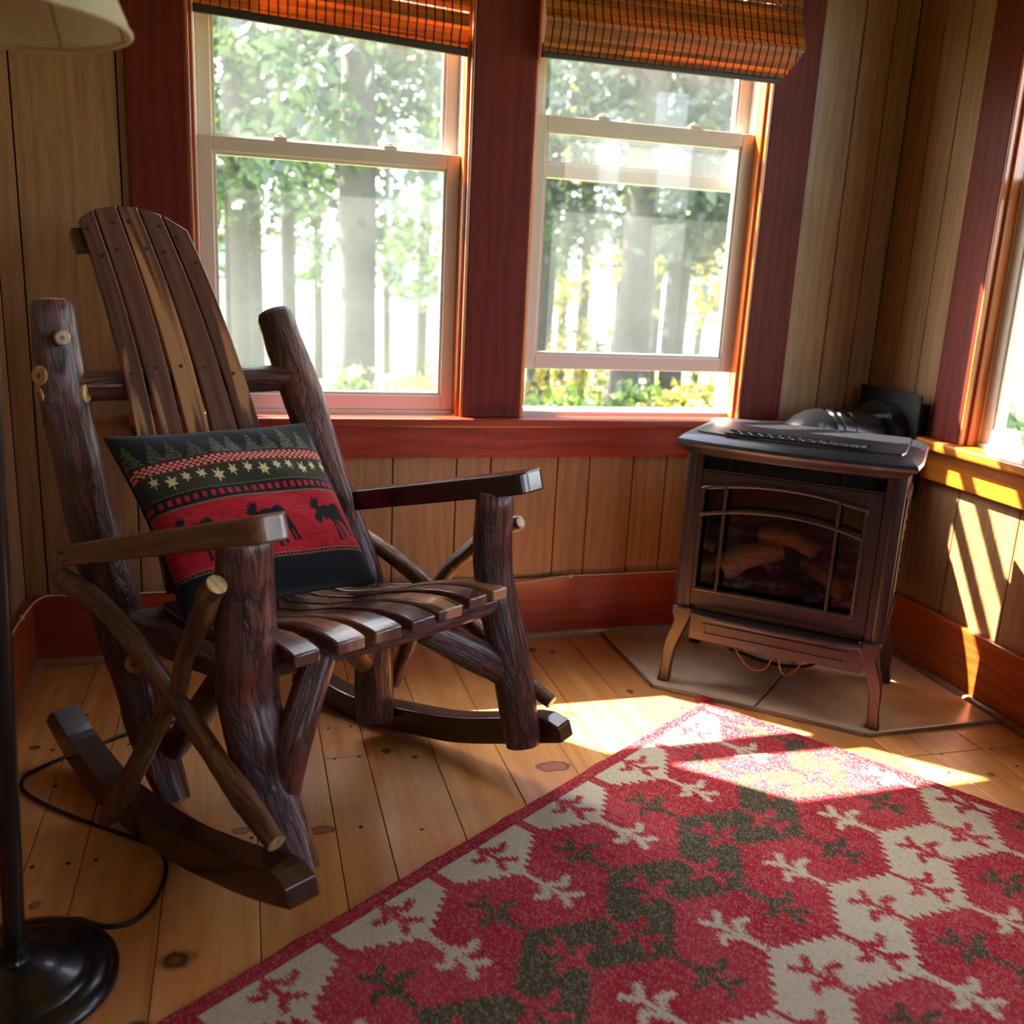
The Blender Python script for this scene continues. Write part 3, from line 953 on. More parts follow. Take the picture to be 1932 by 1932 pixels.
P(MB().box((-.222, .033, .24), (.222, .036, .592)), 'door_glass', M['fireglass'], dr)
# slot above the door
P(MB().box((-.221, .05, .594), (.221, .06, .634)), 'heat_slot', M['ironblk'])
P(MB().box((-.221, .012, .594), (.221, .03, .598)).box((-.221, .012, .63), (.221, .03, .634)), 'slot_rail', M['iron'])
for x in (-.16, .12):
    P(MB().box((x, .03, .6), (x + .005, .05, .63)), 'slot_bracket', M['iron'])
# fire bed and logs
em = MB()
rnd = random.Random(5)
for k in range(120):
    x, y = rnd.uniform(-.2, .18), rnd.uniform(.06, .19)
    r = rnd.uniform(.008, .018)
    em.lathe([(0, r), (r * .8, r * .5), (r, 0), (r * .8, -r * .5), (0, -r)], (x, y, ZB + .05 + .05 * (1 - abs(x) * 3) * (y / .19)), 6)
eo = P(em, 'ember_bed', M['ember']); eo['kind'] = 'stuff'
P(MB().tube(crom([(-.16, .075, .325), (-.1, .1, .36), (-.02, .135, .385)], 6), [.034, .036, .036, .034, .033, .032, .031, .03, .03, .029, .028, .027, .024], 14, .08, 3), 'ceramic_log', M['log'], smooth=True)
P(MB().tube(crom([(-.08, .14, .415), (.0, .13, .425), (.07, .1, .405)], 6), [.022, .024, .026, .027, .027, .027, .026, .026, .025, .025, .024, .022, .02], 14, .1, 4), 'ceramic_log', M['log'], smooth=True)
P(MB().tube(crom([(.16, .06, .31), (.11, .1, .335), (.04, .15, .35)], 6), [.02, .022, .024, .024, .024, .024, .024, .023, .022, .022, .02, .02, .018], 14, .08, 6), 'ceramic_log', M['log'], smooth=True)
# ledge and lower apron
P(MB().prism([(-.214, .0, .204), (.222, .0, .204), (.222, -.012, .204), (.15, -.026, .204), (0, -.034, .204), (-.15, -.026, .204), (-.214, -.012, .204)], (0, 0, .014)), 'ash_ledge', M['irontop'], bevel=.004)
P(MB().box((-.214, .0, .138), (.226, .014, .203)), 'lower_panel', M['iron'], bevel=.003)
lp = ST.children[-1]
P(MB().ring([(-.18, 0, .155), (.19, 0, .155), (.19, 0, .188), (-.18, 0, .188)], [(-.172, 0, .162), (.182, 0, .162), (.182, 0, .181), (-.172, 0, .181)], (0, -.003, 0)), 'panel_moulding', M['iron'], lp)
P(MB().box((-.21, .06, .14), (.21, .3, .2)), 'burner_box', M['ironblk'])
# cabriole legs
def leg(sx, y0, sy):
    out = [(.262, .222), (.266, .205), (.258, .185), (.262, .165), (.272, .14), (.279, .11), (.281, .08), (.281, .05), (.284, .02), (.289, 0)]
    inn = [(.21, .222), (.214, .2), (.222, .175), (.231, .15), (.242, .12), (.25, .09), (.254, .06), (.256, .03), (.256, .01), (.256, 0)]
    vv, ff_ = [], []
    n = len(out)
    for (xo, z), (xi, zi) in zip(out, inn):
        dep = .030 + .018 * min(1, max(0, (z - .08) / .14))
        sh = sy * (.010 * (1 - z / .222))
        vv += [(sx * xo, y0 - sy * 0 + sh - dep / 2, z), (sx * xo, y0 + sh + dep / 2, z), (sx * xi, y0 + sh + dep / 2, zi), (sx * xi, y0 + sh - dep / 2, zi)]
    for i in range(n - 1):
        for k in range(4):
            j = (k + 1) % 4
            ff_.append((i * 4 + k, i * 4 + j, (i + 1) * 4 + j, (i + 1) * 4 + k))
    ff_ += [(3, 2, 1, 0), tuple(4 * (n - 1) + k for k in range(4))]
    mb = MB(); mb.add(vv, ff_)
    bm2 = mb.build('leg', M['iron'], ST, smooth=True, bevel=.004, angle=50)
    return bm2
for sx in (-1, 1):
    leg(sx, .022, -1); leg(sx, .325, 1)
# top: moulded slab with bowed front, raised centre panel with cast fretwork
def top_outline(g, n=16):
    pts = []
    for i in range(n + 1):
        t = -1 + 2 * i / n
        pts.append((t * (.283 + g), -.030 - g - .030 * (1 - t * t)))
    pts += [(.290 + g, .05), (.287 + g, .33 + g), (-.287 - g, .33 + g), (-.290 - g, .05)]
    return pts
def slab(levels, name, mat, parent=None):
    mb = MB()
    vv, ff_ = [], []
    n = len(top_outline(0))
    for g, z in levels:
        vv += [(x, y, z) for x, y in top_outline(g)]
    for i in range(len(levels) - 1):
        for k in range(n):
            j = (k + 1) % n
            ff_.append((i * n + k, i * n + j, (i + 1) * n + j, (i + 1) * n + k))
    ff_ += [tuple(range(n - 1, -1, -1)), tuple((len(levels) - 1) * n + k for k in range(n))]
    mb.add(vv, ff_)
    return P(mb, name, mat, parent, smooth=True, angle=30)
tp = slab([(-.022, .640), (-.012, .652), (.0, .660), (.004, .668), (.0, .676), (-.016, .686), (-.030, .690)], 'stove_top', M['irontop'])
slab([(-.038, .6895), (-.040, .6945), (-.046, .6965)], 'top_panel', M['irontop'], tp)
fw = MB()
for k in range(13):
    x = -.15 + .025 * k
    fw.tube([(x + .011 * math.cos(a), .02 + .018 * math.sin(a), .698) for a in np.linspace(0, 2 * math.pi, 11)], .003, 5, cap=False)
    fw.tube([(x - .012, -.005, .698), (x + .012, .045, .698)], .0025, 5)
fw.box((-.17, -.012, .696), (.17, -.007, .701)); fw.box((-.17, .046, .696), (.17, .051, .701))
P(fw, 'fretwork', M['irontop'], tp)
# loose wires and the gas line under the stove
M['wire'] = plain('copper_wire', srgb(176, 120, 84), .4, .5)
P(MB().tube(crom([(-.13, .12, .14), (-.1, .1, .09), (-.06, .09, .055), (-.02, .09, .06), (.0, .1, .1), (.04, .12, .14)], 6), .0022, 6), 'wire', M['wire'], smooth=True)
P(MB().tube(crom([(.01, .1, .14), (.02, .08, .08), (.04, .08, .06), (.07, .1, .09), (.09, .12, .14)], 6), .0022, 6), 'wire', M['wire'], smooth=True)
P(MB().tube(crom([(.12, .2, .14), (.1, .22, .06), (.0, .26, .012), (-.16, .3, .012)], 6), .005, 6), 'gas_line', M['cordblack'], smooth=True)

# vent pipe: elbow out of the stove, horizontal run to a plate on the right wall
M['pipe'] = plain('black_stove_pipe', srgb(24, 24, 27), .22, .3, .4, var=.1)
M['plate'] = plain('black_vent_plate', srgb(16, 17, 21), .45, .2)
VP = empty('vent_pipe', (1.86, 2.42, .66))
tag(VP, 'black stove vent pipe with elbow running to a square wall plate', 'pipe')
zc, yc = .648, 2.405
elb = []
for a in np.linspace(0, math.pi / 2, 9):
    elb.append((1.62 - .09 * math.sin(math.pi / 2 - a) , yc - .02 * math.cos(a), zc - .1 + .1 * math.sin(a)))
child_at_world(MB().tube([(1.53, yc - .02, .45)] + elb, .084, 28).build('elbow', M['pipe'], smooth=True, angle=50), VP)
child_at_world(MB().tube([(1.60, yc, zc), (1.845, yc, zc)], .080, 28).build('pipe_run', M['pipe'], smooth=True, angle=50), VP)
for x, r in ((1.635, .085), (1.66, .084), (1.70, .083)):
    child_at_world(MB().tube([(x - .005, yc, zc), (x + .005, yc, zc)], r, 28).build('seam_ring', M['pipe'], smooth=True, angle=50), VP)
child_at_world(MB().tube([(1.80, yc, zc), (1.846, yc, zc)], .108, 32).build('collar', M['pipe'], smooth=True, angle=50), VP)
child_at_world(MB().box((1.845, 2.272, .455), (1.853, 2.552, .79)).build('wall_plate', M['plate'], bevel=.003), VP)
child_at_world(MB().box((1.853, 2.30, .48), (XR, 2.53, .76)).build('plate_spacer', M['plate']), VP)
for y in (2.285, 2.54):
    for z in (.475, .775):
        child_at_world(MB().lathe([(0, -.003), (.005, -.002), (.006, 0)], (1.845, y, z), 10, axis='X').build('screw', M['plate']), VP)

# ------------------------------------------------------------------ rug
def rug():
    S1, T1 = 1.95, 1.36
    ds = .0034
    ns, nt = int(S1 / ds), int(T1 / ds)
    s = (np.arange(ns + 1) * (S1 / ns))[:, None] * np.ones((1, nt + 1))
    t = np.ones((ns + 1, 1)) * (np.arange(nt + 1) * (T1 / nt))[None, :]
    P0, PH, TP = .2415, .785, .316
    rg = np.random.RandomState(4)
    # snap to yarn cells so outlines step like weaving
    cs, ct = .0034, .0034
    sq = np.floor(s / cs) * cs + cs / 2
    tq = np.floor(t / ct) * ct + ct / 2
    def tri(x):                       # 0 at integer, 1 at half
        f = np.abs(x - np.round(x)) * 2
        return f
    def teeth(x):
        return np.abs((x * 14) % 1 - .5) * 2
    f = tri((sq - PH) / P0)           # 0 at left apex, 1 at right apex phase
    saw = .017 * teeth((sq - PH) / P0)
    col = np.zeros(s.shape, int)      # 0 red, 1 cream, 2 dark
    def seg(u, v, a, b, r):
        d = np.array([b[0] - a[0], b[1] - a[1]])
        k = np.clip(((u - a[0]) * d[0] + (v - a[1]) * d[1]) / (d @ d), 0, 1)
        return (u - a[0] - k * d[0]) ** 2 + (v - a[1] - k * d[1]) ** 2 < (r + jit) ** 2
    jit = (rg.rand(*s.shape) - .5) * .004 + .0022 * np.sign(np.sin(sq * 900))
    def hook(u, v, L=.112):
        """v: 0 at the tip .. L at the base; u lateral: hooked branch"""
        m = seg(u, v, (0, L), (0, .03), .0065)
        m |= seg(u, v, (0, .034), (.015, .008), .0075) | seg(u, v, (0, .032), (-.022, .012), .0075)
        m |= seg(u, v, (0, .076), (-.024, .050), .0075) | seg(u, v, (-.024, .050), (-.043, .059), .0078)
        m |= seg(u, v, (0, .076), (.022, .050), .0075) | seg(u, v, (.022, .050), (.036, .060), .0072)
        return m
    for n in range(0, 6):
        tl = .245 + TP * (n - 1)
        c = 1 if n % 2 == 0 else 2
        left = tl + .074 * f + saw
        right = tl + .155 + .074 * f - saw
        if n == 0: left = left * 0 + .034
        band = (tq > left) & (tq < right)
        col[band] = c
        u1 = (sq - PH) - np.round((sq - PH) / P0) * P0
        u2 = (sq - PH - P0 / 2) - np.round((sq - PH - P0 / 2) / P0) * P0
        if n > 0:
            col[hook(u1, tq - (tl - .112))] = c                  # left hook, outward
            col[hook(u1, tq - (tl + .050), .118)] = 0            # red hook entering from the right valley
        col[hook(u2, (tl + .230 + .112) - tq, .125)] = c         # right hook outward
        if n > 0:
            col[hook(u2, (tl + .192) - tq, .130)] = 0            # red hook entering from the left valley
        else:
            col[hook(u2, (tl + .192) - tq, .12) & (tq < .13)] = 0
            col[(np.abs(u1) < .012) & (tq < .09)] = 0
    border = (tq < .034) | (sq < .034)
    col[border] = 0
    line = (sq > .017) & (sq < .021) | ((tq > .030) & (tq < .034))
    # faint lines beside the border
    PAL = np.array([srgb(158, 24, 44)[:3], srgb(196, 184, 160)[:3], srgb(74, 68, 52)[:3]])
    rgb = PAL[col]
    # abrash: bands of fading that run across the weft
    rows = rg.rand(ns + 1, 4)
    rows = np.repeat(rows[::3], 3, axis=0)[:ns + 1]
    blk = np.floor((t / T1 * 3.99 + .25 * np.sin(s * 31)).clip(0, 3.99)).astype(int)
    ab = np.take_along_axis(rows, blk, axis=1) ** 1.6
    big = .5 + .5 * np.sin(sq * 19 + 3 * np.sin(tq * 8))
    ab = .55 * ab + .45 * big
    fade = np.array(srgb(200, 84, 90)[:3])
    k = ((col == 0) * .5 * ab * (1 - .6 * border))[..., None]
    rgb = rgb * (1 - k) + fade * k
    fleck = rg.rand(*s.shape)
    cream = np.array(srgb(214, 190, 170)[:3])
    rgb[line & border] *= .62
    k = ((col != 1) * (fleck > .82) * .20)[..., None]
    rgb = rgb * (1 - k) + cream * k
    dk = ((col == 1) * (fleck > .9) * .22)[..., None]
    rgb = rgb * (1 - dk)
    rgb *= (.93 + .12 * rg.rand(*s.shape))[..., None]
    e1 = np.array([math.cos(math.radians(213.2)), math.sin(math.radians(213.2))])
    e2 = np.array([math.cos(math.radians(-55)), math.sin(math.radians(-55))])
    edge = .0025 * np.sin(s * 23) + .0018 * np.sin(s * 61 + 1)
    tt = np.where(t < .001, t + edge - .002, t)
    x = 1.150 + e1[0] * s + e2[0] * tt
    y = 2.066 + e1[1] * s + e2[1] * tt
    z = .0065 + .0006 * np.sin(s * 40) * np.sin(t * 33) + .0007 * rg.rand(*s.shape)
    x += .0; 
    # rolled edge: outermost rows go down to the floor
    lo = (s < .003) | (t < .003) | (s > S1 - .003) | (t > T1 - .003)
    z = np.where(lo, .0012, z)
    co = np.stack([x, y, z], -1).reshape(-1, 3)
    idx = np.arange((ns + 1) * (nt + 1)).reshape(ns + 1, nt + 1)
    fc = np.stack([idx[:-1, :-1], idx[:-1, 1:], idx[1:, 1:], idx[1:, :-1]], -1).reshape(-1, 4)
    me = bpy.data.meshes.new('rug')
    nv, nf = len(co), len(fc)
    me.vertices.add(nv); me.vertices.foreach_set('co', co.ravel())
    me.loops.add(nf * 4); me.loops.foreach_set('vertex_index', fc.ravel())
    me.polygons.add(nf); me.polygons.foreach_set('loop_start', np.arange(0, nf * 4, 4)); me.polygons.foreach_set('loop_total', np.full(nf, 4))
    me.update(calc_edges=True)
    at = me.color_attributes.new('weave', 'FLOAT_COLOR', 'POINT')
    at.data.foreach_set('color', np.concatenate([rgb.reshape(-1, 3), np.ones((nv, 1))], 1).ravel())
    t_ = NT('woven_wool')
    vc = t_.n('VertexColor', layer_name='weave').outputs[0]
    wv = t_.n('TexWave', ins={'Vector': t_.coord('Object', (1, 1, 1), 0, (0, 0, math.radians(-33))), 'Scale': 70.0, 'Distortion': 1.5, 'Detail': 1.0})
    nz = t_.noise(t_.coord('Object', (1, .45, 1), 0, (0, 0, math.radians(-33))), 620, 2, .5)
    lum = t_.n('RGBToBW', ins={0: vc}).outputs[0]
    dkm = t_.ramp(lum, [(.18, (1, 1, 1, 1)), (.3, (0, 0, 0, 1))])
    fl_ = t_.math('MULTIPLY', t_.ramp(nz.outputs[0], [(.60, (0, 0, 0, 1)), (.70, (1, 1, 1, 1))]), t_.math('MULTIPLY', dkm, .5))
    vc = t_.mix(fl_, vc, srgb(214, 190, 172))
    vc = t_.mix(t_.math('MULTIPLY', t_.ramp(nz.outputs[0], [(.28, (1, 1, 1, 1)), (.42, (0, 0, 0, 1))]), .35), vc, srgb(40, 20, 20))
    h_ = t_.math('ADD', wv.outputs[0], t_.math('MULTIPLY', nz.outputs[0], .9))
    t_.bsdf(vc, .95, 0, 0, h_, .6, .0012, .1, sheen=.0)
    me.materials.append(t_.m)
    if me.polygons[0].normal.z < 0:
        me.flip_normals()
    o = bpy.data.objects.new('kilim_rug', me)
    COL.objects.link(o)
    ts = MB()
    for k in range(9):
        a = -.4 + k * .35
        ts.tube(crom([(1.150, 2.066, .006), (1.150 + .012 * math.cos(a), 2.066 + .012 * math.sin(a), .010), (1.150 + .024 * math.cos(a + .2), 2.066 + .022 * math.sin(a + .2), .003)], 3), .0022, 5)
    ts.build('corner_tassel', plain('red_wool', srgb(170, 30, 48), .95), o)
    tag(o, 'flat-woven red, cream and olive kilim rug with hooked diamond bands', 'rug')
rug()

# ------------------------------------------------------------------ floor lamp
def shade_mat():
    t = NT('lamp_shade_fabric')
    nz = t.noise(t.coord('Object'), 180, 2)
    col = t.mix(nz.outputs[0], srgb(206, 190, 166), srgb(232, 220, 200))
    d = t.n('BsdfDiffuse', ins={0: col}); tl = t.n('BsdfTranslucent', ins={0: col})
    m = t.n('MixShader', ins={0: .45, 1: d.outputs[0], 2: tl.outputs[0]})
    t.l(m.outputs[0], t.out.inputs[0])
    return t.m
M['shade'] = shade_mat()
LP = empty('floor_lamp', (-.345, 1.345, 0))
tag(LP, 'black floor lamp with round stepped base and cream bell shade', 'lamp')
MB().lathe([(0, .001), (.138, .001), (.142, .004), (.142, .012), (.136, .019), (.122, .024), (.108, .0245), (.104, .029), (.092, .034), (.070, .037), (.064, .041), (.04, .048), (.022, .052), (.018, .060), (0, .060)], n=56).build('base', M['black'], LP, smooth=True, angle=35)
top = V((.05, -.012, 1.34))
MB().tube([(0, 0, .05), tuple(top * .5 + V((0, 0, .025))), tuple(top)], .0152, 18).build('pole', M['black'], LP, smooth=True, angle=50)
MB().tube([(.002, 0, .058), (.003, 0, .072)], .021, 18).build('pole_collar', M['black'], LP, smooth=True, angle=50)
sp = []
R0 = .172
for k, (r, z) in enumerate([(1.0, 0), (.985, .012), (.93, .035), (.85, .07), (.76, .115), (.68, .16), (.62, .2), (.58, .235)]):
    sp.append((R0 * r, z))
sc_ = V((.05, -.012, 1.332))
sh = MB().lathe(sp + [(r - .0015, z) for r, z in reversed(sp)], sc_, 48).build('lamp_shade', M['shade'], LP, smooth=True)
for a in np.arange(0, 8) * math.pi / 4 + .35:
    MB().tube([sc_ + V(((r - .003) * math.cos(a), (r - .003) * math.sin(a), z)) for r, z in sp], .0018, 6).build('shade_rib', M['cordblack' if False else 'shade'], sh, smooth=True)
MB().tube([sc_ + V((R0 * math.cos(a), R0 * math.sin(a), 0)) for a in np.linspace(0, 2 * math.pi, 49)], .0035, 8, cap=False).build('shade_trim', M['shade'], sh, smooth=True)
MB().lathe([(0, 0), (.018, 0), (.02, .05), (.0, .05)], top, 16).build('lamp_socket', M['black'], LP, smooth=True)
M['bulb'] = plain('white_bulb', srgb(235, 232, 225), .3)
MB().lathe([(0, .05), (.014, .05), (.018, .07), (.03, .095), (.028, .125), (.012, .143), (0, .146)], top, 18).build('bulb', M['bulb'], LP, smooth=True)
cordp = [(-0.308, 1.484), (-0.28, 1.482), (-0.236, 1.455), (-0.195, 1.459), (-0.166, 1.504), (-0.153, 1.569), (-0.156, 1.624), (-0.179, 1.671), (-0.256, 1.735), (-0.335, 1.8), (-0.404, 1.865), (-0.448, 1.92), (-0.459, 1.964), (-0.447, 1.994), (-0.384, 2.055), (-0.33, 2.093), (-0.274, 2.136), (-0.15, 2.2), (-0.05, 2.35), (0.05, 2.5)]
MB().tube([V((x + .345, y - 1.345, .0042)) for x, y in crom(cordp, 6)], .0038, 8).build('power_cord', M['cordblack'], LP, smooth=True)
# ------------------------------------------------------------------ rustic rocking chair
def bark_mat(name, c0, c1, c2, rough=.3, sc=1.0, bst=1.0):
    t = NT(name)
    v = t.coord('UV', (1, .17, 1), 11.0)
    n1 = t.noise(v, 110 * sc, 8, .68, .5)
    n3 = t.noise(v, 42 * sc, 5, .6, .8)
    ridge = t.math('MULTIPLY', t.math('ABSOLUTE', t.math('SUBTRACT', n3.outputs[0], .5)), 2.0)
    cr = t.ramp(ridge, [(0.0, (0, 0, 0, 1)), (.14, (1, 1, 1, 1))])
    n2 = t.noise(t.coord('UV', (1, .4, 1), 5.0), 16 * sc, 4)
    col = t.ramp(n2.outputs[0], [(.34, c1), (.6, c2)])
    col = t.mix(t.math('MULTIPLY', t.ramp(n1.outputs[0], [(.38, (1, 1, 1, 1)), (.58, (0, 0, 0, 1))]), .6), col, c0)
    col = t.mix(t.math('MULTIPLY', t.math('SUBTRACT', 1.0, cr), .85), col, c0)
    hgt = t.math('ADD', t.math('MULTIPLY', cr, .55), n1.outputs[0])
    t.bsdf(col, rough, 0, .35, hgt, bst, .005, .5, .2)
    return t.m
M['bark'] = bark_mat('varnished_bark', srgb(28, 14, 12), srgb(82, 38, 32), srgb(124, 62, 50))
M['branch'] = bark_mat('smooth_branch_bark', srgb(56, 32, 20), srgb(104, 66, 40), srgb(138, 92, 58), .35, 1.3, .5)
M['cut'] = wood('cut_wood_end', srgb(168, 126, 80), srgb(212, 176, 122), 'Z', .4, .2, 2.0)
M['walnut'] = wood('walnut_slat', srgb(62, 37, 35), srgb(108, 69, 62), 'Y', .24, .45, 1.4, .9, uv=True, streak=srgb(172, 124, 84), objvar=.12, wave=.25)
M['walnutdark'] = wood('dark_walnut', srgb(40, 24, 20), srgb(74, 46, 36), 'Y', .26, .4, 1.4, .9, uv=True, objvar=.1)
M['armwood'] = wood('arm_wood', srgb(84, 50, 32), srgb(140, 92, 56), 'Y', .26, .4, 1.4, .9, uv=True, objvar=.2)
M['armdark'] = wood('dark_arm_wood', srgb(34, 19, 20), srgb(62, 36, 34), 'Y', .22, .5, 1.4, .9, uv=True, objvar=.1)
M['screw'] = plain('dark_screw', srgb(14, 12, 12), .5)

CH = empty('rocking_chair', (.05, 1.8, 0))
tag(CH, 'rustic log rocking chair with bark-covered legs and walnut slats', 'chair')
def C(mb, name, mat, parent=None, **k):
    o = mb.build(name, mat, **k)
    if parent is None:
        child_at_world(o, CH)
    else:
        o.parent = parent
    return o
def log(name, pts, rad, seed, mat='bark', k=6, n=26, noise=.05, cut=True, dome=.15, parent=None):
    path = crom(pts, k)
    rr = np.interp(np.linspace(0, 1, len(path)), np.linspace(0, 1, len(rad)), rad)
    t0 = (path[1] - path[0]) / np.linalg.norm(path[1] - path[0])
    r0 = rr[0]
    path = [path[0] - t0 * r0 * .34, path[0] - t0 * r0 * .24] + path
    rr = np.concatenate([[r0 * .66, r0 * .88], rr])
    if cut:
        mb = MB().tube(path[1:], list(rr[1:]), n, noise, seed, cap=False)
        mb.tube(path[:2], list(rr[:2]), n, noise * .3, seed, cap=False, mi=1)
        mb.tube([path[0], path[0] - t0 * r0 * .05], [rr[0], rr[0] * .5], n, 0, seed, capmi=1, mi=1)
        mb.tube([path[-1], path[-1] + (path[-1] - path[-2]) * .05], [rr[-1] * .97, rr[-1] * .8], n, 0, seed, capmi=1, mi=1)
        return C(mb, name, [M[mat], M['cut']], parent, smooth=True, angle=60)
    return C(MB().tube(path, list(rr), n, noise, seed, capmi=1 if cut else 0, dome=dome), name, [M[mat], M['cut']], parent, smooth=True, angle=60)
# front legs
log('leg', [(-.002, 1.547, .628), (-.005, 1.552, .508), (-.003, 1.548, .414), (-.002, 1.546, .351), (.012, 1.522, .278), (.027, 1.498, .200), (.060, 1.443, .142), (.082, 1.400, .097)], [.044, .050, .052, .053, .052, .048, .038, .026], 1)
log('leg', [(0.485, 1.806, 0.632), (0.488, 1.803, 0.486), (0.503, 1.786, 0.394), (0.521, 1.765, 0.302), (0.537, 1.747, 0.208), (0.552, 1.729, 0.115)], [.038, .040, .041, .042, .042, .041, .038], 2)
# back posts
pn = log('back_post', [(-.382, 2.207, .958), (-.374, 2.190, .848), (-.362, 2.169, .746), (-.337, 2.124, .648), (-.318, 2.092, .550), (-.291, 2.045, .445), (-.262, 1.994, .360), (-.236, 1.947, .282), (-.215, 1.911, .215), (-.200, 1.883, .139), (-.166, 1.825, .064), (-.146, 1.790, .018)], [.042, .046, .048, .050, .050, .050, .050, .048, .045, .042, .037, .030], 3, dome=.25)
log('back_post', [(0.075, 2.335, 0.944), (0.106, 2.292, 0.847), (0.13, 2.257, 0.774), (0.154, 2.222, 0.703), (0.177, 2.188, 0.632), (0.203, 2.149, 0.55), (0.241, 2.096, 0.437), (0.264, 2.061, 0.345), (0.277, 2.036, 0.204), (0.277, 2.027, 0.096), (0.278, 2.017, 0.05)], [.042, .045, .047, .044, .042, .042, .042, .042, .043, .044, .042], 4, dome=.3)
# rockers
def rocker(bottom, W, th, hh, seed):
    path = [V(p) for p in crom(bottom, 5)]
    W = V(W)
    m = len(path)
    vv, ff_, uvs = [], [], []
    L = 0
    Ls = []
    for i, p in enumerate(path):
        t = (path[min(m - 1, i + 1)] - path[max(0, i - 1)]).normalized()
        up = (V((0, 0, 1)) - t * t.z).normalized()
        e = min(i, m - 1 - i)
        h = hh * (.55 if e == 0 else .9 if e == 1 else 1.0)
        if i: L += (p - path[i - 1]).length
        Ls.append(L)
        vv += [p, p + W * th, p + W * th + up * h, p + up * h]
    for i in range(m - 1):
        for k in range(4):
            j = (k + 1) % 4
            ff_.append((i * 4 + k, i * 4 + j, (i + 1) * 4 + j, (i + 1) * 4 + k))
            uvs.append([(k * .05, Ls[i]), (k * .05 + .05, Ls[i]), (k * .05 + .05, Ls[i + 1]), (k * .05, Ls[i + 1])])
    ff_ += [(3, 2, 1, 0), tuple(4 * (m - 1) + k for k in range(4))]
    uvs += [[(0, 0), (.05, 0), (.05, .05), (0, .05)]] * 2
    mb = MB(); mb.add(vv, ff_, uvs)
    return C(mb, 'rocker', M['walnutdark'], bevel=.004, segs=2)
WN_, WF_ = V((.857, .515, 0)), V((.755, .656, 0))
rocker([(-.425, 2.060, .088), (-.415, 2.043, .073), (-.369, 1.966, .032), (-.293, 1.840, .001), (-.227, 1.730, .002), (-.135, 1.578, .023), (-.068, 1.466, .054), (-.008, 1.366, .087), (.050, 1.270, .127)], WN_, .056, .058, 1)
rocker([(.10, 2.285, .036), (.154, 2.220, .016), (.246, 2.114, .001), (.387, 1.953, .026), (.450, 1.880, .045), (.528, 1.791, .082), (.621, 1.684, .132)], WF_, .050, .060, 2)
# armrests
def arm(back, front, W, wid_b, wid_f, thick, mat, name='armrest'):
    back, front, W = V(back), V(front), V(W)
    a = (front - back)
    L = a.length
    a = a.normalized()
    n = a.cross(W).normalized()
    if n.z < 0: n = -n
    out = [(0, .006), (.006, 0)]
    out += [(L - .02, 0)] + [(L - .02 + .02 * math.sin(x), .02 - .02 * math.cos(x)) for x in np.linspace(.3, math.pi / 2, 5)]
    out += [(L - .02 + .02 * math.cos(x), wid_f - .02 + .02 * math.sin(x)) for x in np.linspace(0, math.pi / 2, 6)]
    out += [(L * .6, wid_f * .98), (0, wid_b)]
    pts = [back + a * x + W * y for x, y in out]
    mb = MB()
    N = len(pts)
    mb.add(pts + [p - n * thick for p in pts], [tuple(range(N)), tuple(range(2 * N - 1, N - 1, -1))] + [(i, N + i, N + (i + 1) % N, (i + 1) % N) for i in range(N)],
           [[(o_[1], o_[0]) for o_ in out], [(out[2 * N - 1 - i][1] if False else out[N - 1 - (i)][1], out[N - 1 - i][0]) for i in range(N)]] + [[(out[i][1], out[i][0]), (out[i][1] + .04, out[i][0]), (out[(i + 1) % N][1] + .04, out[(i + 1) % N][0]), (out[(i + 1) % N][1], out[(i + 1) % N][0])] for i in range(N)])
    return C(mb, name, M[mat], bevel=.004, segs=3)
a1 = arm((-.372, 2.010, .494), (.006, 1.382, .713), WN_, .06, .068, .043, 'armwood')
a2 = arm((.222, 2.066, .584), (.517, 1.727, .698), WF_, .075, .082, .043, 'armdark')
for px in ((-.356, 1.985, .487), (-.349, 1.974, .476)):
    C(MB().lathe([(0, -.001), (.004, -.001), (.0045, .002)], px, 8, axis='Y'), 'screw', M['screw'], a1)
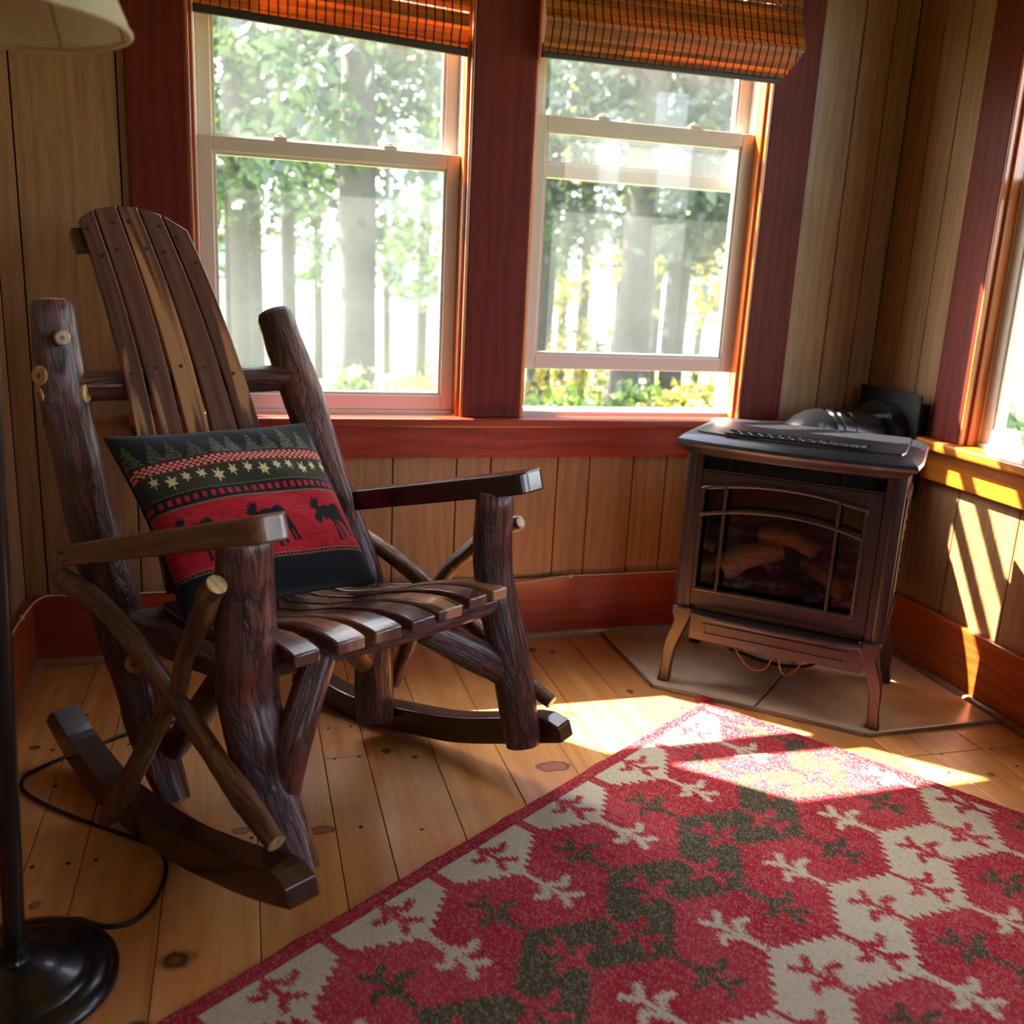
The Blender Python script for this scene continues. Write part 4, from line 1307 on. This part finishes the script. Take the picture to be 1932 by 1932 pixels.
# seat slats
FR = [((.073, 1.490), (.114, 1.516)), ((.150, 1.530), (.193, 1.565)), ((.221, 1.564), (.263, 1.603)), ((.292, 1.601), (.332, 1.637)), ((.351, 1.642), (.394, 1.684)), ((.420, 1.692), (.453, 1.724)), ((.474, 1.728), (.504, 1.752))]
FZ = [.449, .450, .451, .454, .456, .459, .461]
BK0, BK1 = V((-.165, 1.955, .372)), V((.178, 2.095, .378))
rs = random.Random(9)
for i, (l, r) in enumerate(FR):
    l, r = V((*l, FZ[i])), V((*r, FZ[i]))
    c = (l + r) / 2
    wv = (r - l)
    u = (i + .5) / 7
    bk = BK0.lerp(BK1, u)
    d = (bk - c)
    wd = wv.length * .54
    wdir = V((.86, .51, 0))
    vv, ff_, uvs = [], [], []
    prof_ = [(0, -.004), (.03, .001), (.08, .007), (.16, .011), (.26, .010), (.4, .002), (.6, -.016), (.8, -.020), (1.0, -.004), (1.06, .006)]
    Ls = []
    for tt, dz in prof_:
        p = c + d * tt + V((0, 0, dz + rs.uniform(-.0006, .0006)))
        w = wd * (1 - .12 * tt)
        vv += [p - wdir * w, p + wdir * w, p + wdir * w - V((0, 0, .024)), p - wdir * w - V((0, 0, .024))]
        Ls.append(tt * d.length)
    m = len(prof_)
    for a in range(m - 1):
        for k in range(4):
            j = (k + 1) % 4
            ff_.append((a * 4 + k, (a + 1) * 4 + k, (a + 1) * 4 + j, a * 4 + j))
            x0, x1 = (0, 2 * wd) if k % 2 == 0 else (.0, .02)
            uvs.append([(x0, Ls[a]), (x0, Ls[a + 1]), (x1, Ls[a + 1]), (x1, Ls[a])])
    ff_ += [(0, 1, 2, 3), tuple(4 * (m - 1) + k for k in (3, 2, 1, 0))]
    uvs += [[(0, 0), (.05, 0), (.05, .01), (0, .01)]] * 2
    mb = MB(); mb.add(vv, ff_, uvs)
    C(mb, 'seat_slat', M['walnut'], smooth=True, bevel=.0035, segs=2, angle=40)
# back slats on a plane leaning back
m0, wv, uv = V((-.014, 2.025, .36)), V((.954, .299, 0)), V((-.121, .387, .914))
nv = V((.273, -.872, .405))
TOPS = [(-.225, .858), (-.190, .884), (-.141, .897), (-.096, .897), (-.048, .882), (.003, .846)]
BOTS = [(-.159, .03), (-.102, .03), (-.039, .03), (.026, .03), (.094, .03), (.156, .03)]
def bp(w, u, off=0.0):
    curve = -.028 * max(0, u - .5) ** 2 / .16
    x = min(1, max(0, (u - .2) / .68))
    return m0 + wv * (w + .013 * 4 * x * (1 - x)) + uv * u + nv * (off + curve)
for i in range(5):
    vv, ff_, uvs = [], [], []
    m = 14
    for a in range(m + 1):
        t = a / m
        g = .0010 + .0058 * (1 - t) ** 1.2
        lw = BOTS[i][0] + (TOPS[i][0] - BOTS[i][0]) * t + g + .004 * math.sin(t * 3.1 + i)* (1 - t)
        rw = BOTS[i + 1][0] + (TOPS[i + 1][0] - BOTS[i + 1][0]) * t - g + .003 * math.sin(t * 4 + i * 2) * (1 - t)
        lu = .03 + (TOPS[i][1] - .03) * t
        ru = .03 + (TOPS[i + 1][1] - .03) * t
        vv += [bp(lw, lu, .012), bp(rw, ru, .012), bp(rw, ru, -.008), bp(lw, lu, -.008)]
    for a in range(m):
        for k in range(4):
            j = (k + 1) % 4
            ff_.append((a * 4 + k, a * 4 + j, (a + 1) * 4 + j, (a + 1) * 4 + k))
            x0, x1 = (0, .055) if k % 2 == 0 else (0, .02)
            uvs.append([(x0, a / m * .85), (x1, a / m * .85), (x1, (a + 1) / m * .85), (x0, (a + 1) / m * .85)])
    ff_ += [(3, 2, 1, 0), tuple(4 * m + k for k in range(4))]
    uvs += [[(0, 0), (.05, 0), (.05, .01), (0, .01)]] * 2
    mb = MB(); mb.add(vv, ff_, uvs)
    so = C(mb, 'back_slat', M['walnut'], smooth=True, bevel=.003, segs=2, angle=40)
    # screws: two near the top, one at the cross rail
    for (f, t) in ((.30 if i % 2 == 0 else .62, .955), (.62 if i % 2 == 0 else .36, .88), (.45, .565)):
        w = (BOTS[i][0] + (TOPS[i][0] - BOTS[i][0]) * t) * (1 - f) + (BOTS[i + 1][0] + (TOPS[i + 1][0] - BOTS[i + 1][0]) * t) * f
        u = .03 + ((TOPS[i][1] + TOPS[i + 1][1]) / 2 - .03) * t
        p = bp(w, u, .0122)
        C(MB().tube([p - nv * .002, p + nv * .0012], .0044, 8), 'screw', M['screw'], so)
# cross rails
log('cross_rail', [(-.362, 2.185, .792), (-.2, 2.225, .797), (-.05, 2.26, .803), (.118, 2.262, .812)], [.030, .034, .033, .030], 21)
log('cross_rail', [(-.238, 1.95, .335), (-.05, 2.03, .335), (.235, 2.08, .345)], [.030, .032, .030], 22)
log('seat_rail', [(.0, 1.545, .405), (.15, 1.62, .405), (.32, 1.70, .41), (.495, 1.785, .42)], [.026, .029, .029, .027], 23)
log('seat_rail', [(-.005, 1.56, .385), (-.12, 1.76, .36), (-.235, 1.95, .335)], [.026, .028, .027], 24)
log('seat_rail', [(.50, 1.79, .40), (.38, 1.93, .37), (.25, 2.07, .345)], [.026, .028, .027], 25)
# top batten behind the slat ends
mb = MB()
q = [bp(-.242, .815, -.009), bp(-.242, .845, -.009), bp(-.12, .868, -.009), bp(.004, .838, -.009), bp(.004, .79, -.009), bp(-.12, .81, -.009), bp(-.236, .79, -.009)]
mb.prism(q, -nv * .028)
C(mb, 'top_batten', M['walnutdark'], bevel=.006, segs=2)
# front braces, low brace
log('brace', [(.052, 1.482, .195), (.075, 1.505, .30), (.118, 1.572, .405)], [.026, .031, .028], 31, noise=.04)
log('brace', [(.520, 1.762, .262), (.445, 1.745, .315), (.335, 1.715, .385)], [.032, .034, .027], 32, noise=.04)
log('brace', [(-.155, 1.845, .105), (-.10, 1.78, .21), (-.035, 1.68, .345)], [.026, .029, .026], 33, noise=.04)
log('brace', [(.262, 2.03, .185), (.225, 1.97, .25), (.19, 1.92, .345)], [.026, .028, .024], 34, 'branch', noise=.04)
# crossed branches on both sides
log('side_branch', [(-.362, 2.010, .425), (-.291, 1.896, .418), (-.228, 1.791, .395), (-.146, 1.654, .338), (-.081, 1.546, .285), (-.021, 1.447, .231), (.035, 1.352, .190)], [.022, .022, .019, .020, .019, .018, .021, .016], 41, 'branch', n=16, noise=.08)
log('side_branch', [(-.263, 1.731, .040), (-.208, 1.665, .160), (-.158, 1.655, .263), (-.122, 1.624, .340), (-.107, 1.599, .405), (-.089, 1.569, .459), (-.070, 1.537, .508), (-.060, 1.518, .548), (-.047, 1.500, .572)], [.020, .019, .017, .016, .016, .018, .020, .020, .018], 42, 'branch', n=16, noise=.08)
log('side_branch', [(.245, 2.160, .470), (.321, 2.075, .428), (.372, 2.015, .394), (.486, 1.884, .311), (.575, 1.782, .226), (.612, 1.738, .200)], [.018, .019, .018, .019, .018, .015], 43, 'branch', n=16, noise=.08)
log('side_branch', [(.545, 1.822, .572), (.499, 1.878, .530), (.459, 1.923, .476), (.427, 1.960, .425), (.385, 2.008, .326), (.356, 2.041, .224), (.328, 2.073, .114)], [.016, .018, .019, .018, .018, .018, .016], 44, 'branch', n=16, noise=.08)
# cut knots on the near back post
for k, (p, d, r) in enumerate([((-.352, 2.132, .900), (.25, -.95, .1), .016), ((-.405, 2.150, .820), (-.55, -.8, .1), .021), ((-.41, 2.165, .775), (-.9, -.35, -.1), .03), ((-.318, 2.165, .782), (.95, -.25, .1), .020), ((-.215, 1.84, .300), (-.25, -.95, .1), .020)]):
    d = V(d).normalized()
    p = V(p) - d * (.013 if k == 0 else .004)
    kn = C(MB().tube([p - d * .03, p + d * .004, p + d * .006], [r * 1.05, r, r * .8], 14, .06, 60 + k, capmi=1, mi=1), 'cut_knot', [M['bark'], M['cut']], pn, smooth=True, angle=40)
    C(MB().tube([p + d * .0058, p + d * .0068], [r * .3, r * .2], 9, .2, 80 + k), 'knot_heart', M['branch'], pn)

# ------------------------------------------------------------------ pillow
def pillow():
    TL, TR, BR, BL = (np.array(p) for p in ((-.266, 1.997, .716), (.131, 2.168, .719), (.266, 1.950, .41), (-.114, 1.770, .41)))
    n = 230
    p, q = np.meshgrid(np.linspace(0, 1, n + 1), np.linspace(0, 1, n + 1))      # p across, q down
    a, b = p * 2 - 1, q * 2 - 1
    # sides pulled in between the corners
    pin = .030
    pa = p - np.sign(a) * pin * np.abs(a) ** 3 * (1 - b * b)
    qb = q - np.sign(b) * pin * np.abs(b) ** 3 * (1 - a * a)
    base_ = (TL * ((1 - pa) * (1 - qb))[..., None] + TR * (pa * (1 - qb))[..., None] + BR * (pa * qb)[..., None] + BL * ((1 - pa) * qb)[..., None])
    nr = np.cross(TR - TL, BL - TL); nr = nr / np.linalg.norm(nr)
    if nr[1] > 0: nr = -nr
    th = ((1 - a ** 2).clip(0) * (1 - b ** 2).clip(0)) ** .5
    wr = .004 * np.sin(a * 9 + b * 4) * th * np.abs(b) + .003 * np.sin(b * 11 - a * 6) * th
    front = base_ + nr * ((.078 * th ** .85 + wr) + .003)[..., None]
    back = base_ - nr * (.060 * th ** .85 + .003)[..., None]
    # ---- printed pattern
    q = np.interp(q, [0, .158, .414, .785, 1], [0, .095, .325, .75, 1])
    rgb = np.zeros(p.shape + (3,))
    lin = lambda *c: np.array(srgb(*c)[:3])
    BLK, GRN, RED, TAN, LEAF, PINE, LRED = lin(26, 27, 30), lin(50, 52, 36), lin(176, 34, 44), lin(128, 112, 84), lin(206, 190, 140), lin(84, 90, 68), lin(206, 92, 78)
    rg = np.random.RandomState(2)
    nz = rg.rand(*p.shape)
    nz2 = np.repeat(rg.rand(n + 1, n // 8 + 2), 8, axis=1)[:, :n + 1]
    rgb[:] = BLK
    def band(q0, q1, c):
        rgb[(q >= q0) & (q < q1)] = c
    def poly(pts, c):
        m = np.zeros(p.shape, bool)
        N = len(pts)
        j = N - 1
        for i in range(N):
            xi, yi = pts[i]; xj, yj = pts[j]
            cond = ((yi > q) != (yj > q)) & (p < (xj - xi) * (q - yi) / (yj - yi + 1e-12) + xi)
            m ^= cond
            j = i
        rgb[m] = c
    # conifers
    rt = random.Random(3)
    for k in range(11):
        x0 = .03 + .094 * k + rt.uniform(-.012, .012)
        tp_, hb = .02 + rt.uniform(0, .04), .150
        u = (q - tp_) / (hb - tp_)
        wdt = .052 * u * (.55 + .45 * np.abs(np.sin(u * 15 + k)))
        m = (u > 0) & (u < 1) & (np.abs(p - x0) < wdt) & (nz > .28)
        rgb[m] = PINE * (.75 + .5 * rt.random())
    band(.158, .163, RED); band(.208, .213, RED)
    m = (q >= .163) & (q < .208)
    ch = ((np.floor(p * 64) + np.floor((q - .163) / .0113)) % 2).astype(bool)
    rgb[m] = RED * .62
    rgb[m & ch] = lin(214, 142, 120)
    rgb[m & ~ch & (np.floor((q - .163) / .0113) % 3 == 0)] = BLK
    band(.213, .325, GRN)
    for k in range(13):
        x0, y0 = .065 + .0735 * k, .262 + .010 * math.sin(k * 2.1) + (.0 if k % 3 else -.012)
        R = .034 if k % 3 == 1 else .027
        ph = .4 * math.sin(k * 3.3)
        pts = []
        for an, r in [(0, 1.25), (26, .5), (58, 1.15), (86, .5), (116, .95), (158, .38), (176, 1.0), (184, 1.0), (202, .38), (244, .95), (274, .5), (302, 1.15), (334, .5)]:
            an = ph + math.radians(an)
            pts.append((x0 + R * r * math.sin(an) * .86, y0 - R * r * math.cos(an) * 1.1))
        poly(pts, LEAF)
    band(.325, .333, TAN * .7); band(.333, .404, BLK)
    m = (q > .350) & (q < .386) & ((p * 25) % 1 < .52)
    rgb[m] = RED
    band(.404, .414, TAN * .8); band(.414, .785, RED)
    mz = [(195,350),(212,345),(200,325),(220,335),(212,300),(228,320),(230,285),(245,315),(255,283),(258,315),(268,290),(265,330),(255,345),(262,355),(285,350),(300,343),(330,350),(360,335),(385,330),(402,350),(408,385),(418,425),(434,465),(444,505),(457,538),(438,542),(430,505),(412,462),(420,505),(430,540),(412,542),(406,500),(388,452),(352,442),(362,480),(372,520),(377,553),(360,553),(353,520),(342,480),(338,450),(332,480),(335,530),(340,568),(318,568),(318,520),(318,460),(305,435),(285,430),(268,447),(264,420),(250,425),(240,455),(215,460),(200,435),(200,415),(212,400),(225,385),(235,370),(215,365)]
    for cx_ in (.17, .51, .85):
        poly([(cx_ + (x - 326) / 262 * .235, .450 + (y - 283) / 285 * .30) for x, y in mz], BLK)
    band(.785, .789, TAN); band(.806, .811, TAN)
    m = (q >= .789) & (q < .806)
    rgb[m] = np.where(((p[m] * 48) % 1 < .5)[:, None], BLK, RED * .8)
    band(.811, 1.01, BLK)
    rgb *= (.82 + .30 * nz)[..., None]
    redm = (q > .414) & (q < .785) & (rgb[..., 0] > .15)
    rgb[redm] *= (.72 + .5 * nz2[redm])[:, None]
    co = np.concatenate([front.reshape(-1, 3), back.reshape(-1, 3)])
    colr = np.concatenate([rgb.reshape(-1, 3), np.tile(BLK, (p.size, 1))])
    idx = np.arange(p.size).reshape(p.shape)
    f1 = np.stack([idx[:-1, :-1], idx[1:, :-1], idx[1:, 1:], idx[:-1, 1:]], -1).reshape(-1, 4)
    f2 = f1[:, ::-1] + p.size
    rim = np.concatenate([idx[0, :], idx[1:, -1], idx[-1, -2::-1], idx[-2:0:-1, 0]])
    r2 = np.roll(rim, -1)
    f3 = np.stack([rim, r2, r2 + p.size, rim + p.size], -1)
    me = bpy.data.meshes.new('pillow')
    me.from_pydata(co.tolist(), [], np.concatenate([f1, f2, f3]).tolist())
    at = me.color_attributes.new('print', 'FLOAT_COLOR', 'POINT')
    at.data.foreach_set('color', np.concatenate([colr, np.ones((len(colr), 1))], 1).ravel())
    me.polygons.foreach_set('use_smooth', [True] * len(me.polygons))
    t_ = NT('tapestry_fabric')
    vc = t_.n('VertexColor', layer_name='print').outputs[0]
    nzz = t_.noise(t_.coord('Object'), 700, 2)
    t_.bsdf(vc, .92, 0, 0, nzz.outputs[0], .5, .0008, .15, sheen=.15)
    me.materials.append(t_.m)
    o = bpy.data.objects.new('throw_pillow', me)
    COL.objects.link(o)
    # piping round the seam
    me.update()
    tag(o, 'square lodge pillow with moose, leaf and pine bands on the rocking chair', 'pillow')
    rimp = [base_.reshape(-1, 3)[i] for i in rim[::3]]
    rimp.append(rimp[0])
    t2 = MB().tube(rimp, .0036, 6, cap=False).build('piping', plain('black_piping', srgb(20, 20, 22), .9), o, smooth=True)
pillow()
